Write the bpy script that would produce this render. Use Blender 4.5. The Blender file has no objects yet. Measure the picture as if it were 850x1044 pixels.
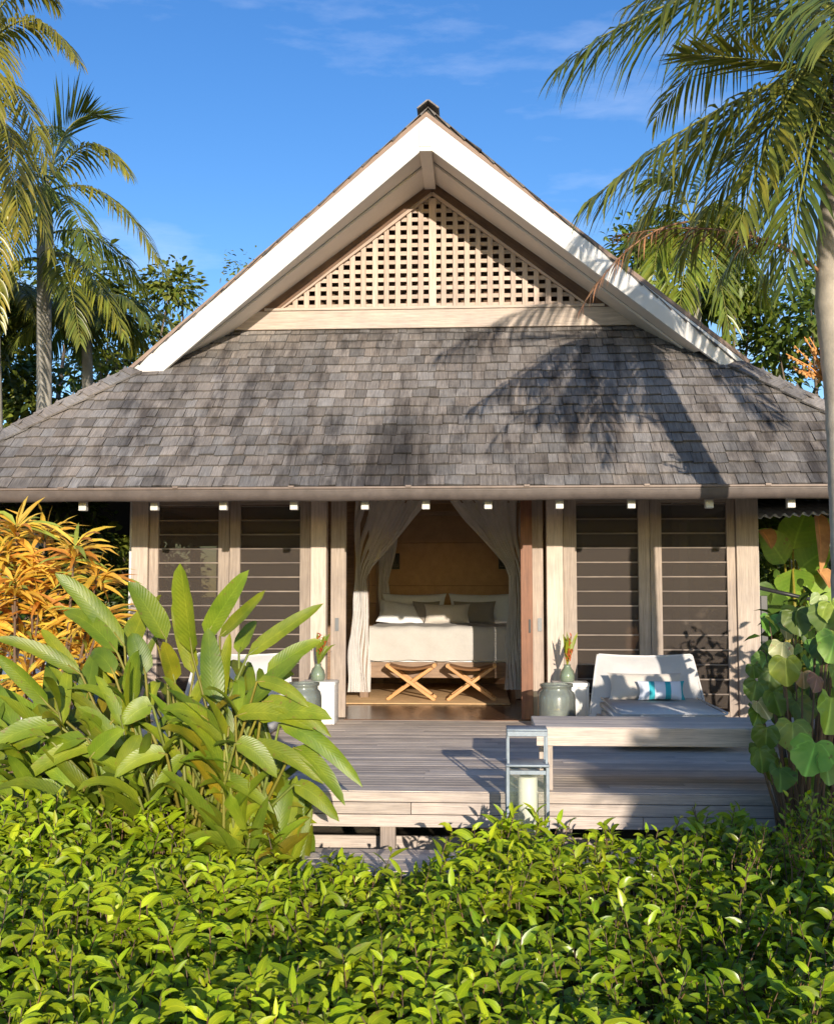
import bpy, bmesh, math, random
from mathutils import Vector as V, Matrix
random.seed(7)
R = math.radians
rnd = random.random
def U(a, b): return a + (b - a) * rnd()
scene = bpy.context.scene
COL = scene.collection

# ------------------------------------------------------------------ camera
XC, HC, YAW, PITCH, FPX = .437, 1.3224, .0559, .0739, 1136.6
CAM = V((XC, -12, HC))
FW = V((-math.sin(YAW) * math.cos(PITCH), math.cos(YAW) * math.cos(PITCH), math.sin(PITCH)))
RT = V((math.cos(YAW), math.sin(YAW), 0)); UP = RT.cross(FW)
cd = bpy.data.cameras.new('camera'); cam = bpy.data.objects.new('camera', cd); COL.objects.link(cam)
M = Matrix((RT, UP, -FW)).transposed().to_4x4(); M.translation = CAM
cam.matrix_world = M
cd.sensor_fit = 'HORIZONTAL'; cd.sensor_width = 36; cd.lens = FPX / 850 * 36; cd.clip_end = 3000; cd.clip_start = .05
scene.camera = cam
def at(x, y, Y):
    d = FW + RT * ((x - 425) / FPX) - UP * ((y - 522) / FPX)
    return CAM + d * ((Y + 12) / d.y)

# ------------------------------------------------------------------ mesh builder
class MB:
    def __init__(s): s.v = []; s.f = []; s.uv = []; s.t = []; s.sm = []
    def face(s, idx, uv=None, tint=(1, 1, 1), smooth=False):
        s.f.append(idx); s.uv.extend(uv if uv else [(0, 0)] * len(idx)); s.t.append(tint); s.sm.append(smooth)
    def poly(s, pts, uv=None, tint=(1, 1, 1), smooth=False):
        n = len(s.v); s.v.extend(tuple(p) for p in pts)
        if uv is None:
            a = V(pts[0]); e = (V(pts[1]) - a).normalized(); nn = e.cross(V(pts[2]) - a)
            g = nn.normalized().cross(e) if nn.length > 1e-9 else V((0, 0, 1))
            uv = [((V(p) - a).dot(e), (V(p) - a).dot(g)) for p in pts]
        s.face(tuple(range(n, n + len(pts))), uv, tint, smooth)
    def hexa(s, c, tint=None, along=0):
        # c: 8 corners, order (x0y0z0, x1y0z0, x1y1z0, x0y1z0, then the same at z1); grain runs along the given local axis
        if tint is None: k = U(.82, 1.14); tint = (k, k, k)
        n = len(s.v); s.v.extend(tuple(p) for p in c)
        c = [V(p) for p in c]
        ax = [(c[1] - c[0]), (c[3] - c[0]), (c[4] - c[0])]
        L = [a.length for a in ax]
        N = [(1, 0, 0)] * 3
        off = (U(0, 40), U(0, 40))
        co = [(0, 0, 0), (1, 0, 0), (1, 1, 0), (0, 1, 0), (0, 0, 1), (1, 0, 1), (1, 1, 1), (0, 1, 1)]
        for q, miss in (((0, 3, 2, 1), 2), ((4, 5, 6, 7), 2), ((0, 1, 5, 4), 1), ((2, 3, 7, 6), 1), ((1, 2, 6, 5), 0), ((3, 0, 4, 7), 0)):
            aa = [i for i in range(3) if i != miss]
            if along in aa: u = along; w = [i for i in aa if i != along][0]
            else: u, w = aa
            uv = [(co[i][u] * L[u] + off[0], co[i][w] * L[w] + off[1] + miss * .37) for i in q]
            s.face(tuple(n + i for i in q), uv, tint)
    def box(s, x0, x1, y0, y1, z0, z1, tint=None, along=None):
        c = [(x0, y0, z0), (x1, y0, z0), (x1, y1, z0), (x0, y1, z0), (x0, y0, z1), (x1, y0, z1), (x1, y1, z1), (x0, y1, z1)]
        if along is None:
            d = (x1 - x0, y1 - y0, z1 - z0); along = d.index(max(d))
        s.hexa(c, tint, along)
    def bar(s, a, b, w, h, up=(0, 0, 1), tint=None):
        a, b = V(a), V(b); d = (b - a).normalized(); side = d.cross(V(up)).normalized(); u = side.cross(d)
        c = []
        for k in (-.5, .5):
            c += [a + side * (-w / 2) + u * (k * h), b + side * (-w / 2) + u * (k * h), b + side * (w / 2) + u * (k * h), a + side * (w / 2) + u * (k * h)]
        s.hexa(c, tint, 0)
    def tube(s, pts, rad, n=8, tint=(1, 1, 1), cap=True):
        pts = [V(p) for p in pts]
        if not isinstance(rad, (list, tuple)): rad = [rad] * len(pts)
        base = len(s.v); dist = 0
        al = (pts[-1] - pts[0]).normalized(); ref = V((0, 1, 0)) if abs(al.z) > .7 else V((0, 0, 1))
        ring = []
        for i, p in enumerate(pts):
            d = (pts[min(i + 1, len(pts) - 1)] - pts[max(i - 1, 0)]).normalized()
            a = d.cross(ref)
            if a.length < .05: a = d.cross(V((1, 0, 0)))
            a.normalize(); b = a.cross(d)
            if i: dist += (p - pts[i - 1]).length
            ring.append(dist)
            for k in range(n):
                t = 2 * math.pi * k / n
                s.v.append(tuple(p + (a * math.cos(t) + b * math.sin(t)) * rad[i]))
        for i in range(len(pts) - 1):
            for k in range(n):
                k2 = (k + 1) % n
                s.face((base + i * n + k, base + i * n + k2, base + (i + 1) * n + k2, base + (i + 1) * n + k),
                       [(ring[i], k / n), (ring[i], (k + 1) / n), (ring[i + 1], (k + 1) / n), (ring[i + 1], k / n)], tint, True)
        if cap:
            s.face(tuple(base + k for k in range(n - 1, -1, -1)), None, tint)
            s.face(tuple(base + (len(pts) - 1) * n + k for k in range(n)), None, tint)
    def lathe(s, prof, c, n=24, tint=(1, 1, 1)):
        base = len(s.v); c = V(c)
        for r, z in prof:
            for k in range(n):
                t = 2 * math.pi * k / n; s.v.append((c.x + r * math.cos(t), c.y + r * math.sin(t), c.z + z))
        for i in range(len(prof) - 1):
            for k in range(n):
                k2 = (k + 1) % n
                s.face((base + i * n + k, base + i * n + k2, base + (i + 1) * n + k2, base + (i + 1) * n + k), None, tint, True)
    def rbox(s, x0, x1, y0, y1, z0, z1, r, seg=4, mat=None, tint=(1, 1, 1), jit=0):
        bm = bmesh.new(); bmesh.ops.create_cube(bm, size=1)
        for v in bm.verts:
            v.co = V(((x0 + x1) / 2 + v.co.x * (x1 - x0), (y0 + y1) / 2 + v.co.y * (y1 - y0), (z0 + z1) / 2 + v.co.z * (z1 - z0)))
        bmesh.ops.subdivide_edges(bm, edges=bm.edges[:], cuts=2, use_grid_fill=True) if jit else None
        bmesh.ops.bevel(bm, geom=[e for e in bm.edges if e.calc_face_angle(0) > .5], offset=r, segments=seg, affect='EDGES', profile=.5)
        s.add_bm(bm, mat, tint); bm.free()
    def add_bm(s, bm, mat=None, tint=(1, 1, 1), smooth=True):
        n = len(s.v); bm.verts.ensure_lookup_table(); bm.verts.index_update()
        for v in bm.verts: s.v.append(tuple(mat @ v.co if mat else v.co))
        for f in bm.faces:
            s.face(tuple(n + v.index for v in f.verts), [(v.co.x, v.co.z + v.co.y) for v in f.verts], tint, smooth)
    def build(s, name, mat, parent=None, bevel=0):
        me = bpy.data.meshes.new(name); me.from_pydata(s.v, [], s.f)
        uvl = me.uv_layers.new(name='UVMap'); uvl.data.foreach_set('uv', [c for p in s.uv for c in p])
        a = me.attributes.new('tint', 'FLOAT_VECTOR', 'FACE'); a.data.foreach_set('vector', [c for p in s.t for c in p])
        me.polygons.foreach_set('use_smooth', s.sm)
        me.materials.append(mat); me.update()
        o = bpy.data.objects.new(name, me); COL.objects.link(o)
        if parent is not None:
            o.parent = parent
            T = V((0, 0, 0)); q = parent
            while q is not None and q.type == 'EMPTY': T += q.location; q = q.parent
            if parent.type == 'EMPTY': o.matrix_parent_inverse = Matrix.Translation(-parent.location)
        if bevel:
            m = o.modifiers.new('bevel', 'BEVEL'); m.width = bevel; m.segments = 2; m.limit_method = 'ANGLE'
        return o

def tag(o, label=None, cat=None, group=None, kind=None):
    if label: o['label'] = label
    if cat: o['category'] = cat
    if group: o['group'] = group
    if kind: o['kind'] = kind
    return o
def thing(name, loc, label, cat, group=None, kind=None):
    o = bpy.data.objects.new(name, None); COL.objects.link(o); o.location = loc
    return tag(o, label, cat, group, kind)
def kids(o): return [c for c in bpy.data.objects if c.parent == o]
def copy_tree(o, parent=None):
    c = o.copy(); COL.objects.link(c)
    if parent: c.parent = parent
    for k in kids(o): copy_tree(k, c)
    return c

# ------------------------------------------------------------------ materials
def newmat(name):
    m = bpy.data.materials.new(name); m.use_nodes = True
    nt = m.node_tree; b = nt.nodes['Principled BSDF']
    return m, nt, b
def N(nt, t, **kw):
    n = nt.nodes.new(t)
    for k, v in kw.items(): setattr(n, k, v)
    return n
def tinted(nt, col):
    a = N(nt, 'ShaderNodeAttribute', attribute_name='tint')
    m = N(nt, 'ShaderNodeMix', data_type='RGBA', blend_type='MULTIPLY'); m.inputs[0].default_value = 1
    nt.links.new(col, m.inputs[6]); nt.links.new(a.outputs['Vector'], m.inputs[7])
    return m.outputs[2]
def ramp(nt, fac, stops):
    r = N(nt, 'ShaderNodeValToRGB'); e = r.color_ramp.elements
    while len(e) < len(stops): e.new(.5)
    for i, (p, c) in enumerate(stops): e[i].position = p; e[i].color = (*c, 1)
    nt.links.new(fac, r.inputs[0]); return r.outputs[0]
def noise(nt, vec, scale, detail=4, rough=.6, mapping=None):
    n = N(nt, 'ShaderNodeTexNoise'); n.inputs['Scale'].default_value = scale; n.inputs['Detail'].default_value = detail; n.inputs['Roughness'].default_value = rough
    if mapping:
        mp = N(nt, 'ShaderNodeMapping'); mp.inputs['Scale'].default_value = mapping; nt.links.new(vec, mp.inputs['Vector']); vec = mp.outputs[0]
    nt.links.new(vec, n.inputs['Vector']); return n.outputs['Fac']
def mul(nt, a, b, fac=1, mode='MULTIPLY'):
    m = N(nt, 'ShaderNodeMix', data_type='RGBA', blend_type=mode); m.inputs[0].default_value = fac
    nt.links.new(a, m.inputs[6]); nt.links.new(b, m.inputs[7]); return m.outputs[2]
def bump(nt, b, h, strength=.3, dist=.01):
    n = N(nt, 'ShaderNodeBump'); n.inputs['Strength'].default_value = strength; n.inputs['Distance'].default_value = dist
    nt.links.new(h, n.inputs['Height']); nt.links.new(n.outputs[0], b.inputs['Normal'])

def wood(name, c1, c2, rough=.75, grain=45, stain=.35, spec=.3):
    m, nt, b = newmat(name)
    tc = N(nt, 'ShaderNodeTexCoord')
    g = noise(nt, tc.outputs['UV'], 1, 5, .65, (1.6, grain, 1))
    g2 = noise(nt, tc.outputs['UV'], 1, 3, .6, (5, grain * 4, 1))
    st = noise(nt, tc.outputs['Object'], 2.2, 4, .65)
    col = ramp(nt, g, [(.28, c1), (.5, [(p + q) / 2 for p, q in zip(c1, c2)]), (.74, c2)])
    f = ramp(nt, g2, [(.3, (.72,) * 3), (.6, (1.05,) * 3)])
    s = ramp(nt, st, [(.3, (1 - stain, 1 - stain, 1 - stain * .9)), (.62, (1.04, 1.03, 1.0))])
    col = mul(nt, mul(nt, col, f), s)
    nt.links.new(tinted(nt, col), b.inputs['Base Color'])
    b.inputs['Roughness'].default_value = rough; b.inputs['Specular IOR Level'].default_value = spec
    bump(nt, b, g, .35, .006)
    return m
def plain(name, c, rough=.6, var=.12, scale=6, spec=.4, metal=0, bmp=0):
    m, nt, b = newmat(name)
    tc = N(nt, 'ShaderNodeTexCoord')
    n = noise(nt, tc.outputs['Object'], scale, 5, .65)
    col = ramp(nt, n, [(.3, [x * (1 - var) for x in c]), (.7, [min(1, x * (1 + var * .6)) for x in c])])
    nt.links.new(tinted(nt, col), b.inputs['Base Color'])
    b.inputs['Roughness'].default_value = rough; b.inputs['Specular IOR Level'].default_value = spec; b.inputs['Metallic'].default_value = metal
    if bmp: bump(nt, b, noise(nt, tc.outputs['Object'], scale * 12, 4), bmp, .004)
    return m
def fabric(name, c, trans=0, weave=260, var=.08):
    m, nt, b = newmat(name)
    tc = N(nt, 'ShaderNodeTexCoord')
    n = noise(nt, tc.outputs['Object'], 7, 5, .6); w = noise(nt, tc.outputs['Object'], weave, 2, .5)
    col = ramp(nt, n, [(.3, [x * (1 - var) for x in c]), (.7, c)])
    col = tinted(nt, mul(nt, col, ramp(nt, w, [(.3, (.86,) * 3), (.7, (1.05,) * 3)])))
    nt.links.new(col, b.inputs['Base Color']); b.inputs['Roughness'].default_value = .95; b.inputs['Specular IOR Level'].default_value = .15
    bump(nt, b, n, .25, .03)
    if trans:
        t = N(nt, 'ShaderNodeBsdfTranslucent'); nt.links.new(col, t.inputs[0])
        mx = N(nt, 'ShaderNodeMixShader'); mx.inputs[0].default_value = trans
        nt.links.new(b.outputs[0], mx.inputs[1]); nt.links.new(t.outputs[0], mx.inputs[2]); nt.links.new(mx.outputs[0], nt.nodes['Material Output'].inputs[0])
    return m
def leafmat(name, c, c2, rib=(1.5, 1.35, 1.3), rough=.38, trans=.3, spec=.5, tcol=None, veins=0, ribw=.05, blem=.6, radial=0):
    m, nt, b = newmat(name)
    tc = N(nt, 'ShaderNodeTexCoord'); sp = N(nt, 'ShaderNodeSeparateXYZ'); nt.links.new(tc.outputs['UV'], sp.inputs[0])
    n = noise(nt, tc.outputs['Object'], 5, 4, .6)
    col = ramp(nt, n, [(.32, c), (.68, c2)])
    d = N(nt, 'ShaderNodeMath', operation='SUBTRACT'); nt.links.new(sp.outputs[1], d.inputs[0]); d.inputs[1].default_value = .5
    a = N(nt, 'ShaderNodeMath', operation='ABSOLUTE'); nt.links.new(d.outputs[0], a.inputs[0])
    r = ramp(nt, a.outputs[0], [(0, rib), (ribw, (1, 1, 1)), (.5, (.93, .95, .95))])
    col = mul(nt, col, r)
    if radial:
        px = N(nt, 'ShaderNodeMath', operation='SUBTRACT'); nt.links.new(sp.outputs[0], px.inputs[0]); px.inputs[1].default_value = .10
        an = N(nt, 'ShaderNodeMath', operation='ARCTAN2'); nt.links.new(d.outputs[0], an.inputs[0]); nt.links.new(px.outputs[0], an.inputs[1])
        ak = N(nt, 'ShaderNodeMath', operation='MULTIPLY'); nt.links.new(an.outputs[0], ak.inputs[0]); ak.inputs[1].default_value = 9
        cs = N(nt, 'ShaderNodeMath', operation='COSINE'); nt.links.new(ak.outputs[0], cs.inputs[0])
        col = mul(nt, col, ramp(nt, cs.outputs[0], [(.0, (.92, .93, .92)), (.90, (.98, .98, .98)), (1, (1.35, 1.3, 1.5))]))
        bump(nt, b, cs.outputs[0], .25, .006)
    if veins:
        # side veins: u + |v| stripes
        s = N(nt, 'ShaderNodeMath', operation='MULTIPLY_ADD'); nt.links.new(a.outputs[0], s.inputs[0]); s.inputs[1].default_value = -.35; nt.links.new(sp.outputs[0], s.inputs[2])
        w = N(nt, 'ShaderNodeMath', operation='MULTIPLY'); nt.links.new(s.outputs[0], w.inputs[0]); w.inputs[1].default_value = veins
        sn = N(nt, 'ShaderNodeMath', operation='SINE'); nt.links.new(w.outputs[0], sn.inputs[0])
        col = mul(nt, col, ramp(nt, sn.outputs[0], [(0, (.955, .955, .955)), (1, (1.03, 1.03, 1.0))]))
        bump(nt, b, sn.outputs[0], .12, .004)
    if blem:
        bn = noise(nt, tc.outputs['Object'], 26, 3, .6); ed = N(nt, 'ShaderNodeMath', operation='MULTIPLY_ADD'); nt.links.new(a.outputs[0], ed.inputs[0]); ed.inputs[1].default_value = .28; nt.links.new(bn, ed.inputs[2])
        f = ramp(nt, ed.outputs[0], [(.72, (0, 0, 0)), (.78, (blem,) * 3)])
        bm_ = N(nt, 'ShaderNodeMix', data_type='RGBA'); bm_.inputs[7].default_value = (.22, .13, .04, 1); nt.links.new(f, bm_.inputs[0]); nt.links.new(col, bm_.inputs[6]); col = bm_.outputs[2]
    col = tinted(nt, col)
    nt.links.new(col, b.inputs['Base Color']); b.inputs['Roughness'].default_value = rough; b.inputs['Specular IOR Level'].default_value = spec
    t = N(nt, 'ShaderNodeBsdfTranslucent')
    gm = N(nt, 'ShaderNodeMix', data_type='RGBA', blend_type='MULTIPLY'); gm.inputs[0].default_value = 1; gm.inputs[7].default_value = (*(tcol or (1.3, 1.2, .6)), 1)
    nt.links.new(col, gm.inputs[6]); nt.links.new(gm.outputs[2], t.inputs[0])
    mx = N(nt, 'ShaderNodeMixShader'); mx.inputs[0].default_value = trans
    nt.links.new(b.outputs[0], mx.inputs[1]); nt.links.new(t.outputs[0], mx.inputs[2]); nt.links.new(mx.outputs[0], nt.nodes['Material Output'].inputs[0])
    return m
def glass(name, tint, gloss=.12, rough=.03, body=.15, bodycol=(.4, .5, .4)):
    m, nt, b = newmat(name)
    b.inputs['Base Color'].default_value = (*bodycol, 1); b.inputs['Roughness'].default_value = .3
    tr = N(nt, 'ShaderNodeBsdfTransparent'); tr.inputs[0].default_value = (*tint, 1)
    gl = N(nt, 'ShaderNodeBsdfGlossy'); gl.inputs['Roughness'].default_value = rough
    fr = N(nt, 'ShaderNodeFresnel'); fr.inputs[0].default_value = 1.45
    ad = N(nt, 'ShaderNodeMath', operation='MULTIPLY'); nt.links.new(fr.outputs[0], ad.inputs[0]); ad.inputs[1].default_value = gloss * 8
    ad.use_clamp = True
    m1 = N(nt, 'ShaderNodeMixShader'); m1.inputs[0].default_value = body
    nt.links.new(tr.outputs[0], m1.inputs[1]); nt.links.new(b.outputs[0], m1.inputs[2])
    m2 = N(nt, 'ShaderNodeMixShader'); nt.links.new(ad.outputs[0], m2.inputs[0]); nt.links.new(m1.outputs[0], m2.inputs[1]); nt.links.new(gl.outputs[0], m2.inputs[2])
    nt.links.new(m2.outputs[0], nt.nodes['Material Output'].inputs[0])
    return m

W_POST = wood('weathered_post_wood', (.49, .40, .335), (.68, .575, .49), grain=38, stain=.14)
W_FRAME = wood('weathered_frame_wood', (.32, .255, .21), (.53, .44, .37), grain=45, stain=.2)
W_DECK = wood('weathered_deck_wood', (.59, .485, .395), (.86, .755, .65), grain=34, stain=.2, rough=.95, spec=.05)
W_FASCIA = wood('deck_fascia_wood', (.44, .37, .32), (.64, .555, .49), grain=34, stain=.16, rough=.9, spec=.1)
W_LATT = wood('lattice_wood', (.49, .375, .30), (.68, .55, .465), grain=30, stain=.12)
W_RAIL = wood('louvre_rail_wood', (.19, .155, .13), (.33, .275, .235), grain=40)
W_BROWN = wood('brown_gable_wood', (.13, .075, .05), (.24, .15, .10), grain=30)
W_RED = wood('red_door_wood', (.21, .088, .045), (.35, .155, .085), grain=40, stain=.2, rough=.5)
W_BED = wood('bed_wood', (.26, .165, .105), (.42, .285, .19), grain=40, rough=.55)
W_TEAK = wood('golden_teak', (.44, .21, .065), (.64, .34, .12), grain=40, rough=.35, stain=.15, spec=.5)
W_FLOOR = wood('dark_room_floor', (.10, .048, .026), (.19, .09, .045), grain=20, rough=.22, spec=.6)
W_WALL = wood('room_wall_wood', (.26, .155, .095), (.40, .26, .165), grain=25)
PAINT = plain('white_gable_paint', (.77, .75, .715), .5, .09, 2.2)
CEIL = plain('bounce_white', (.84, .82, .79), .7, .04, 3)  # white put on unseen ceiling and side walls to bounce light inside
PAINT2 = plain('cream_soffit_paint', (.78, .72, .65), .6, .06, 3)
GUTTER = plain('bronze_gutter', (.125, .10, .088), .5, .25, 9, .35, .1)
WHITE = plain('white_lacquer', (.84, .83, .80), .4, .04, 5)
WALLIN = fabric('woven_headboard', (.56, .35, .20), 0, 180, .2)
LINEN = fabric('white_linen', (.84, .845, .86))
CREAM = fabric('cream_linen', (.64, .585, .52))
COVER = fabric('grey_cream_coverlet', (.54, .515, .48))
GREYC = fabric('grey_linen', (.30, .265, .235))
CANV = fabric('canvas_slipcover', (.64, .625, .605), 0, 320)
CURT = fabric('sheer_curtain', (.90, .885, .87), .42, 300)
RUG = fabric('straw_rug', (.74, .49, .26), 0, 60, .2)
STRAPC = fabric('brown_strap', (.22, .11, .05), 0, 200)
DARKM = plain('dark_metal', (.03, .03, .032), .4, .1, 20)
LANT = plain('galvanised_frame', (.25, .295, .34), .5, .2, 25, .4, .15)
STEEL = plain('brushed_steel', (.14, .145, .15), .45, .1, 30, .4, .4)
GLASS = glass('clear_glass', (.96, .97, .96), .12, .03, .05)
JARG = glass('smoky_green_glass', (.74, .78, .72), .14, .04, .38, (.36, .39, .35))
VASEG = glass('pale_green_glass', (.62, .74, .58), .14, .04, .45, (.38, .46, .33))
SCREEN = glass('dark_louvre_glass', (.50, .46, .43), .03, .12, .42, (.125, .103, .088))
CANDLE = plain('candle_wax', (.88, .85, .74), .5, .04, 6)
VOID = plain('loft_shade_brown', (.13, .075, .045), .9)  # dim brown with the loft's shade put into the colour
ROOFB = plain('roof_underlay', (.06, .055, .05), .9)
TRUNK = plain('palm_trunk_bark', (.47, .41, .34), .85, .35, 5, .2, 0, .6)
TRUNKG = plain('grey_palm_bark', (.33, .31, .27), .85, .35, 5, .2, 0, .6)
BARK = plain('tree_bark', (.20, .15, .11), .9, .3, 6, .2, 0, .6)
STEM = plain('green_stems', (.20, .20, .035), .5, .3, 8)
TWIG = plain('brown_twigs', (.16, .10, .06), .8, .3, 8)
CORR = plain('corrugated_sheet', (.84, .85, .86), .35, .1, 5)

def STAIN(nt, v):
    mr = N(nt, 'ShaderNodeMapRange'); mr.inputs['From Min'].default_value = 1.75; mr.inputs['From Max'].default_value = 2.15; nt.links.new(v, mr.inputs['Value'])
    return ramp(nt, mr.outputs[0], [(0, (.36, .35, .35)), (1, (1, 1, 1))])
# shingles: per-face tint, weathering streaks down the slope
def shingle_mat():
    m, nt, b = newmat('cedar_shingle')
    tc = N(nt, 'ShaderNodeTexCoord')
    g = noise(nt, tc.outputs['UV'], 1, 6, .75, (75, 5, 1))
    col = ramp(nt, g, [(.25, (.105, .095, .086)), (.5, (.222, .207, .195)), (.78, (.38, .357, .337))])
    big = noise(nt, tc.outputs['Object'], 1, 5, .7, (.9, .55, .55))
    col = mul(nt, col, ramp(nt, big, [(.34, (.50, .48, .47)), (.5, (.92, .9, .89)), (.66, (1.18, 1.12, 1.07))]))
    # old dark streak where the rain runs off the middle of the slope
    mp = N(nt, 'ShaderNodeMapping'); mp.inputs['Scale'].default_value = (2.4, .5, .3); nt.links.new(tc.outputs['Object'], mp.inputs['Vector'])
    st = noise(nt, mp.outputs[0], 1.7, 6, .7)
    col = mul(nt, col, ramp(nt, st, [(.36, (.42, .41, .42)), (.50, (1, 1, 1))]))
    sx = N(nt, 'ShaderNodeSeparateXYZ'); nt.links.new(tc.outputs['Object'], sx.inputs[0])
    xa = N(nt, 'ShaderNodeMath', operation='ADD'); nt.links.new(sx.outputs[0], xa.inputs[0]); xa.inputs[1].default_value = .38
    xb = N(nt, 'ShaderNodeMath', operation='ABSOLUTE'); nt.links.new(xa.outputs[0], xb.inputs[0])
    zn = N(nt, 'ShaderNodeMath', operation='MULTIPLY_ADD'); nt.links.new(sx.outputs[2], zn.inputs[0]); zn.inputs[1].default_value = .42; nt.links.new(xb.outputs[0], zn.inputs[2])
    rn = noise(nt, tc.outputs['Object'], 1, 5, .75, (9, .8, .6))
    zz = N(nt, 'ShaderNodeMath', operation='MULTIPLY_ADD'); nt.links.new(rn, zz.inputs[0]); zz.inputs[1].default_value = 1.1; nt.links.new(zn.outputs[0], zz.inputs[2])
    col = mul(nt, col, STAIN(nt, zz.outputs[0]))
    lich = noise(nt, tc.outputs['Object'], 14, 5, .75)
    col = mul(nt, col, ramp(nt, lich, [(.66, (0, 0, 0)), (.8, (.07, .065, .06))]), 1, 'ADD')
    nt.links.new(tinted(nt, col), b.inputs['Base Color']); b.inputs['Roughness'].default_value = .8; b.inputs['Specular IOR Level'].default_value = .35
    bump(nt, b, g, .5, .006)
    return m
SHING = shingle_mat()

L_HEDGE = leafmat('pale_hedge_leaf', (.20, .32, .010), (.38, .47, .018), trans=.32, rough=.42, spec=.32)
L_SHRUB = leafmat('glossy_shrub_leaf', (.13, .26, .010), (.29, .40, .018), trans=.30, rough=.30, spec=.45)
L_GING = leafmat('ginger_leaf', (.14, .215, .013), (.28, .335, .024), rib=(1.35, 1.3, 1.5), trans=.30, rough=.40, veins=110, ribw=.03)
L_HEART = leafmat('heart_leaf', (.19, .31, .045), (.33, .43, .08), rib=(1.3, 1.3, 1.4), trans=.3, rough=.45, radial=1, blem=.8)
L_PALM = leafmat('palm_leaf', (.12, .155, .028), (.235, .255, .05), trans=.30, rough=.33, spec=.6)
L_DRY = leafmat('dry_palm_leaf', (.20, .10, .055), (.38, .22, .12), trans=.15, rough=.7, tcol=(1, .8, .6))
L_GOLD = leafmat('golden_leaf', (.74, .42, .04), (.88, .62, .10), rib=(1.15, 1.2, 1.5), trans=.3, rough=.45, tcol=(1.1, .9, .5))
L_TREE = leafmat('tree_leaf', (.075, .115, .02), (.16, .20, .035), trans=.25, rough=.45)
L_BAN = leafmat('banana_leaf', (.16, .30, .03), (.27, .41, .05), rib=(1.5, 1.4, 1.6), trans=.35, rough=.4, veins=60)
L_FLOW = leafmat('flower_petals', (.38, .05, .022), (.52, .13, .03), trans=.25, rough=.5, tcol=(1, .7, .5))

# ------------------------------------------------------------------ world and sun
SUN = V((.215, -1, .205)).normalized()         # towards the sun
el = math.asin(SUN.z); az = math.atan2(SUN.x, SUN.y)
w = bpy.data.worlds.new('World'); scene.world = w; w.use_nodes = True
nt = w.node_tree; bg = nt.nodes['Background']
sky = N(nt, 'ShaderNodeTexSky', sky_type='NISHITA'); sky.sun_disc = False
sky.sun_elevation = el; sky.sun_rotation = az; sky.air_density = 1.0; sky.dust_density = .35; sky.ozone_density = 2.2
tc = N(nt, 'ShaderNodeTexCoord')
mp = N(nt, 'ShaderNodeMapping'); mp.inputs['Scale'].default_value = (2.2, 2.2, 9); mp.inputs['Location'].default_value = (1.3, .2, .55); nt.links.new(tc.outputs['Generated'], mp.inputs['Vector'])
cn = noise(nt, mp.outputs[0], 1.6, 7, .58)
cl = ramp(nt, cn, [(.53, (0, 0, 0)), (.85, (.30, .30, .30))])
hs = N(nt, 'ShaderNodeHueSaturation'); hs.inputs['Hue'].default_value = .515; hs.inputs['Saturation'].default_value = 1.30; hs.inputs['Value'].default_value = 1.15; nt.links.new(sky.outputs[0], hs.inputs['Color'])
mx = N(nt, 'ShaderNodeMix', data_type='RGBA'); mx.inputs[7].default_value = (7.5, 7.6, 8.0, 1)
nt.links.new(cl, mx.inputs[0]); nt.links.new(hs.outputs[0], mx.inputs[6]); nt.links.new(mx.outputs[2], bg.inputs[0])
bg.inputs[1].default_value = .13
ld = bpy.data.lights.new('sun', 'SUN'); ld.energy = 3.8; ld.angle = R(.5); ld.color = (1, .885, .74)
lo = bpy.data.objects.new('sun', ld); COL.objects.link(lo); lo.rotation_euler = SUN.to_track_quat('Z', 'Y').to_euler()
vs = scene.view_settings; vs.view_transform = 'Standard'; vs.look = 'None'; vs.gamma = 1; vs.exposure = .62

# ------------------------------------------------------------------ ground
GZ = -.85
def ground_mat():
    m, nt, b = newmat('garden_soil'); tc = N(nt, 'ShaderNodeTexCoord')
    n = noise(nt, tc.outputs['Object'], 3, 8, .7)
    nt.links.new(ramp(nt, n, [(.35, (.06, .045, .03)), (.55, (.13, .10, .065)), (.7, (.09, .11, .035))]), b.inputs['Base Color']); b.inputs['Roughness'].default_value = .95
    bump(nt, b, n, .8, .05); return m
g = MB(); S = 900; g.poly([(-S, -S, GZ), (S, -S, GZ), (S, S, GZ), (-S, S, GZ)])
tag(g.build('ground', ground_mat()), kind='structure')

# ------------------------------------------------------------------ cottage
H = thing('cottage', (0, 2, 0), 'weathered timber bungalow with steep shingled roof and white gable boards', 'bungalow')
X0, RZ, MS = -.08, 6.425, .815               # ridge position, height, side pitch
EZ, EY, MF = 2.33, -1.75, .9                # front eave height, position, front pitch
GY, TZ = -.66, 3.74                         # rake plane, height of the rake tips
def rake_y(z): return -.183 + (z - 3.74) / (6.425 - 3.74) * (-.66 + .183)      # the gable leans out towards its peak
def hipd(z): return (RZ - z) / MS
def fy(z): return EY + (z - EZ) / MF
RY = 9.2                                    # rear eave
TH = V((0, 0, -.05))
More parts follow.
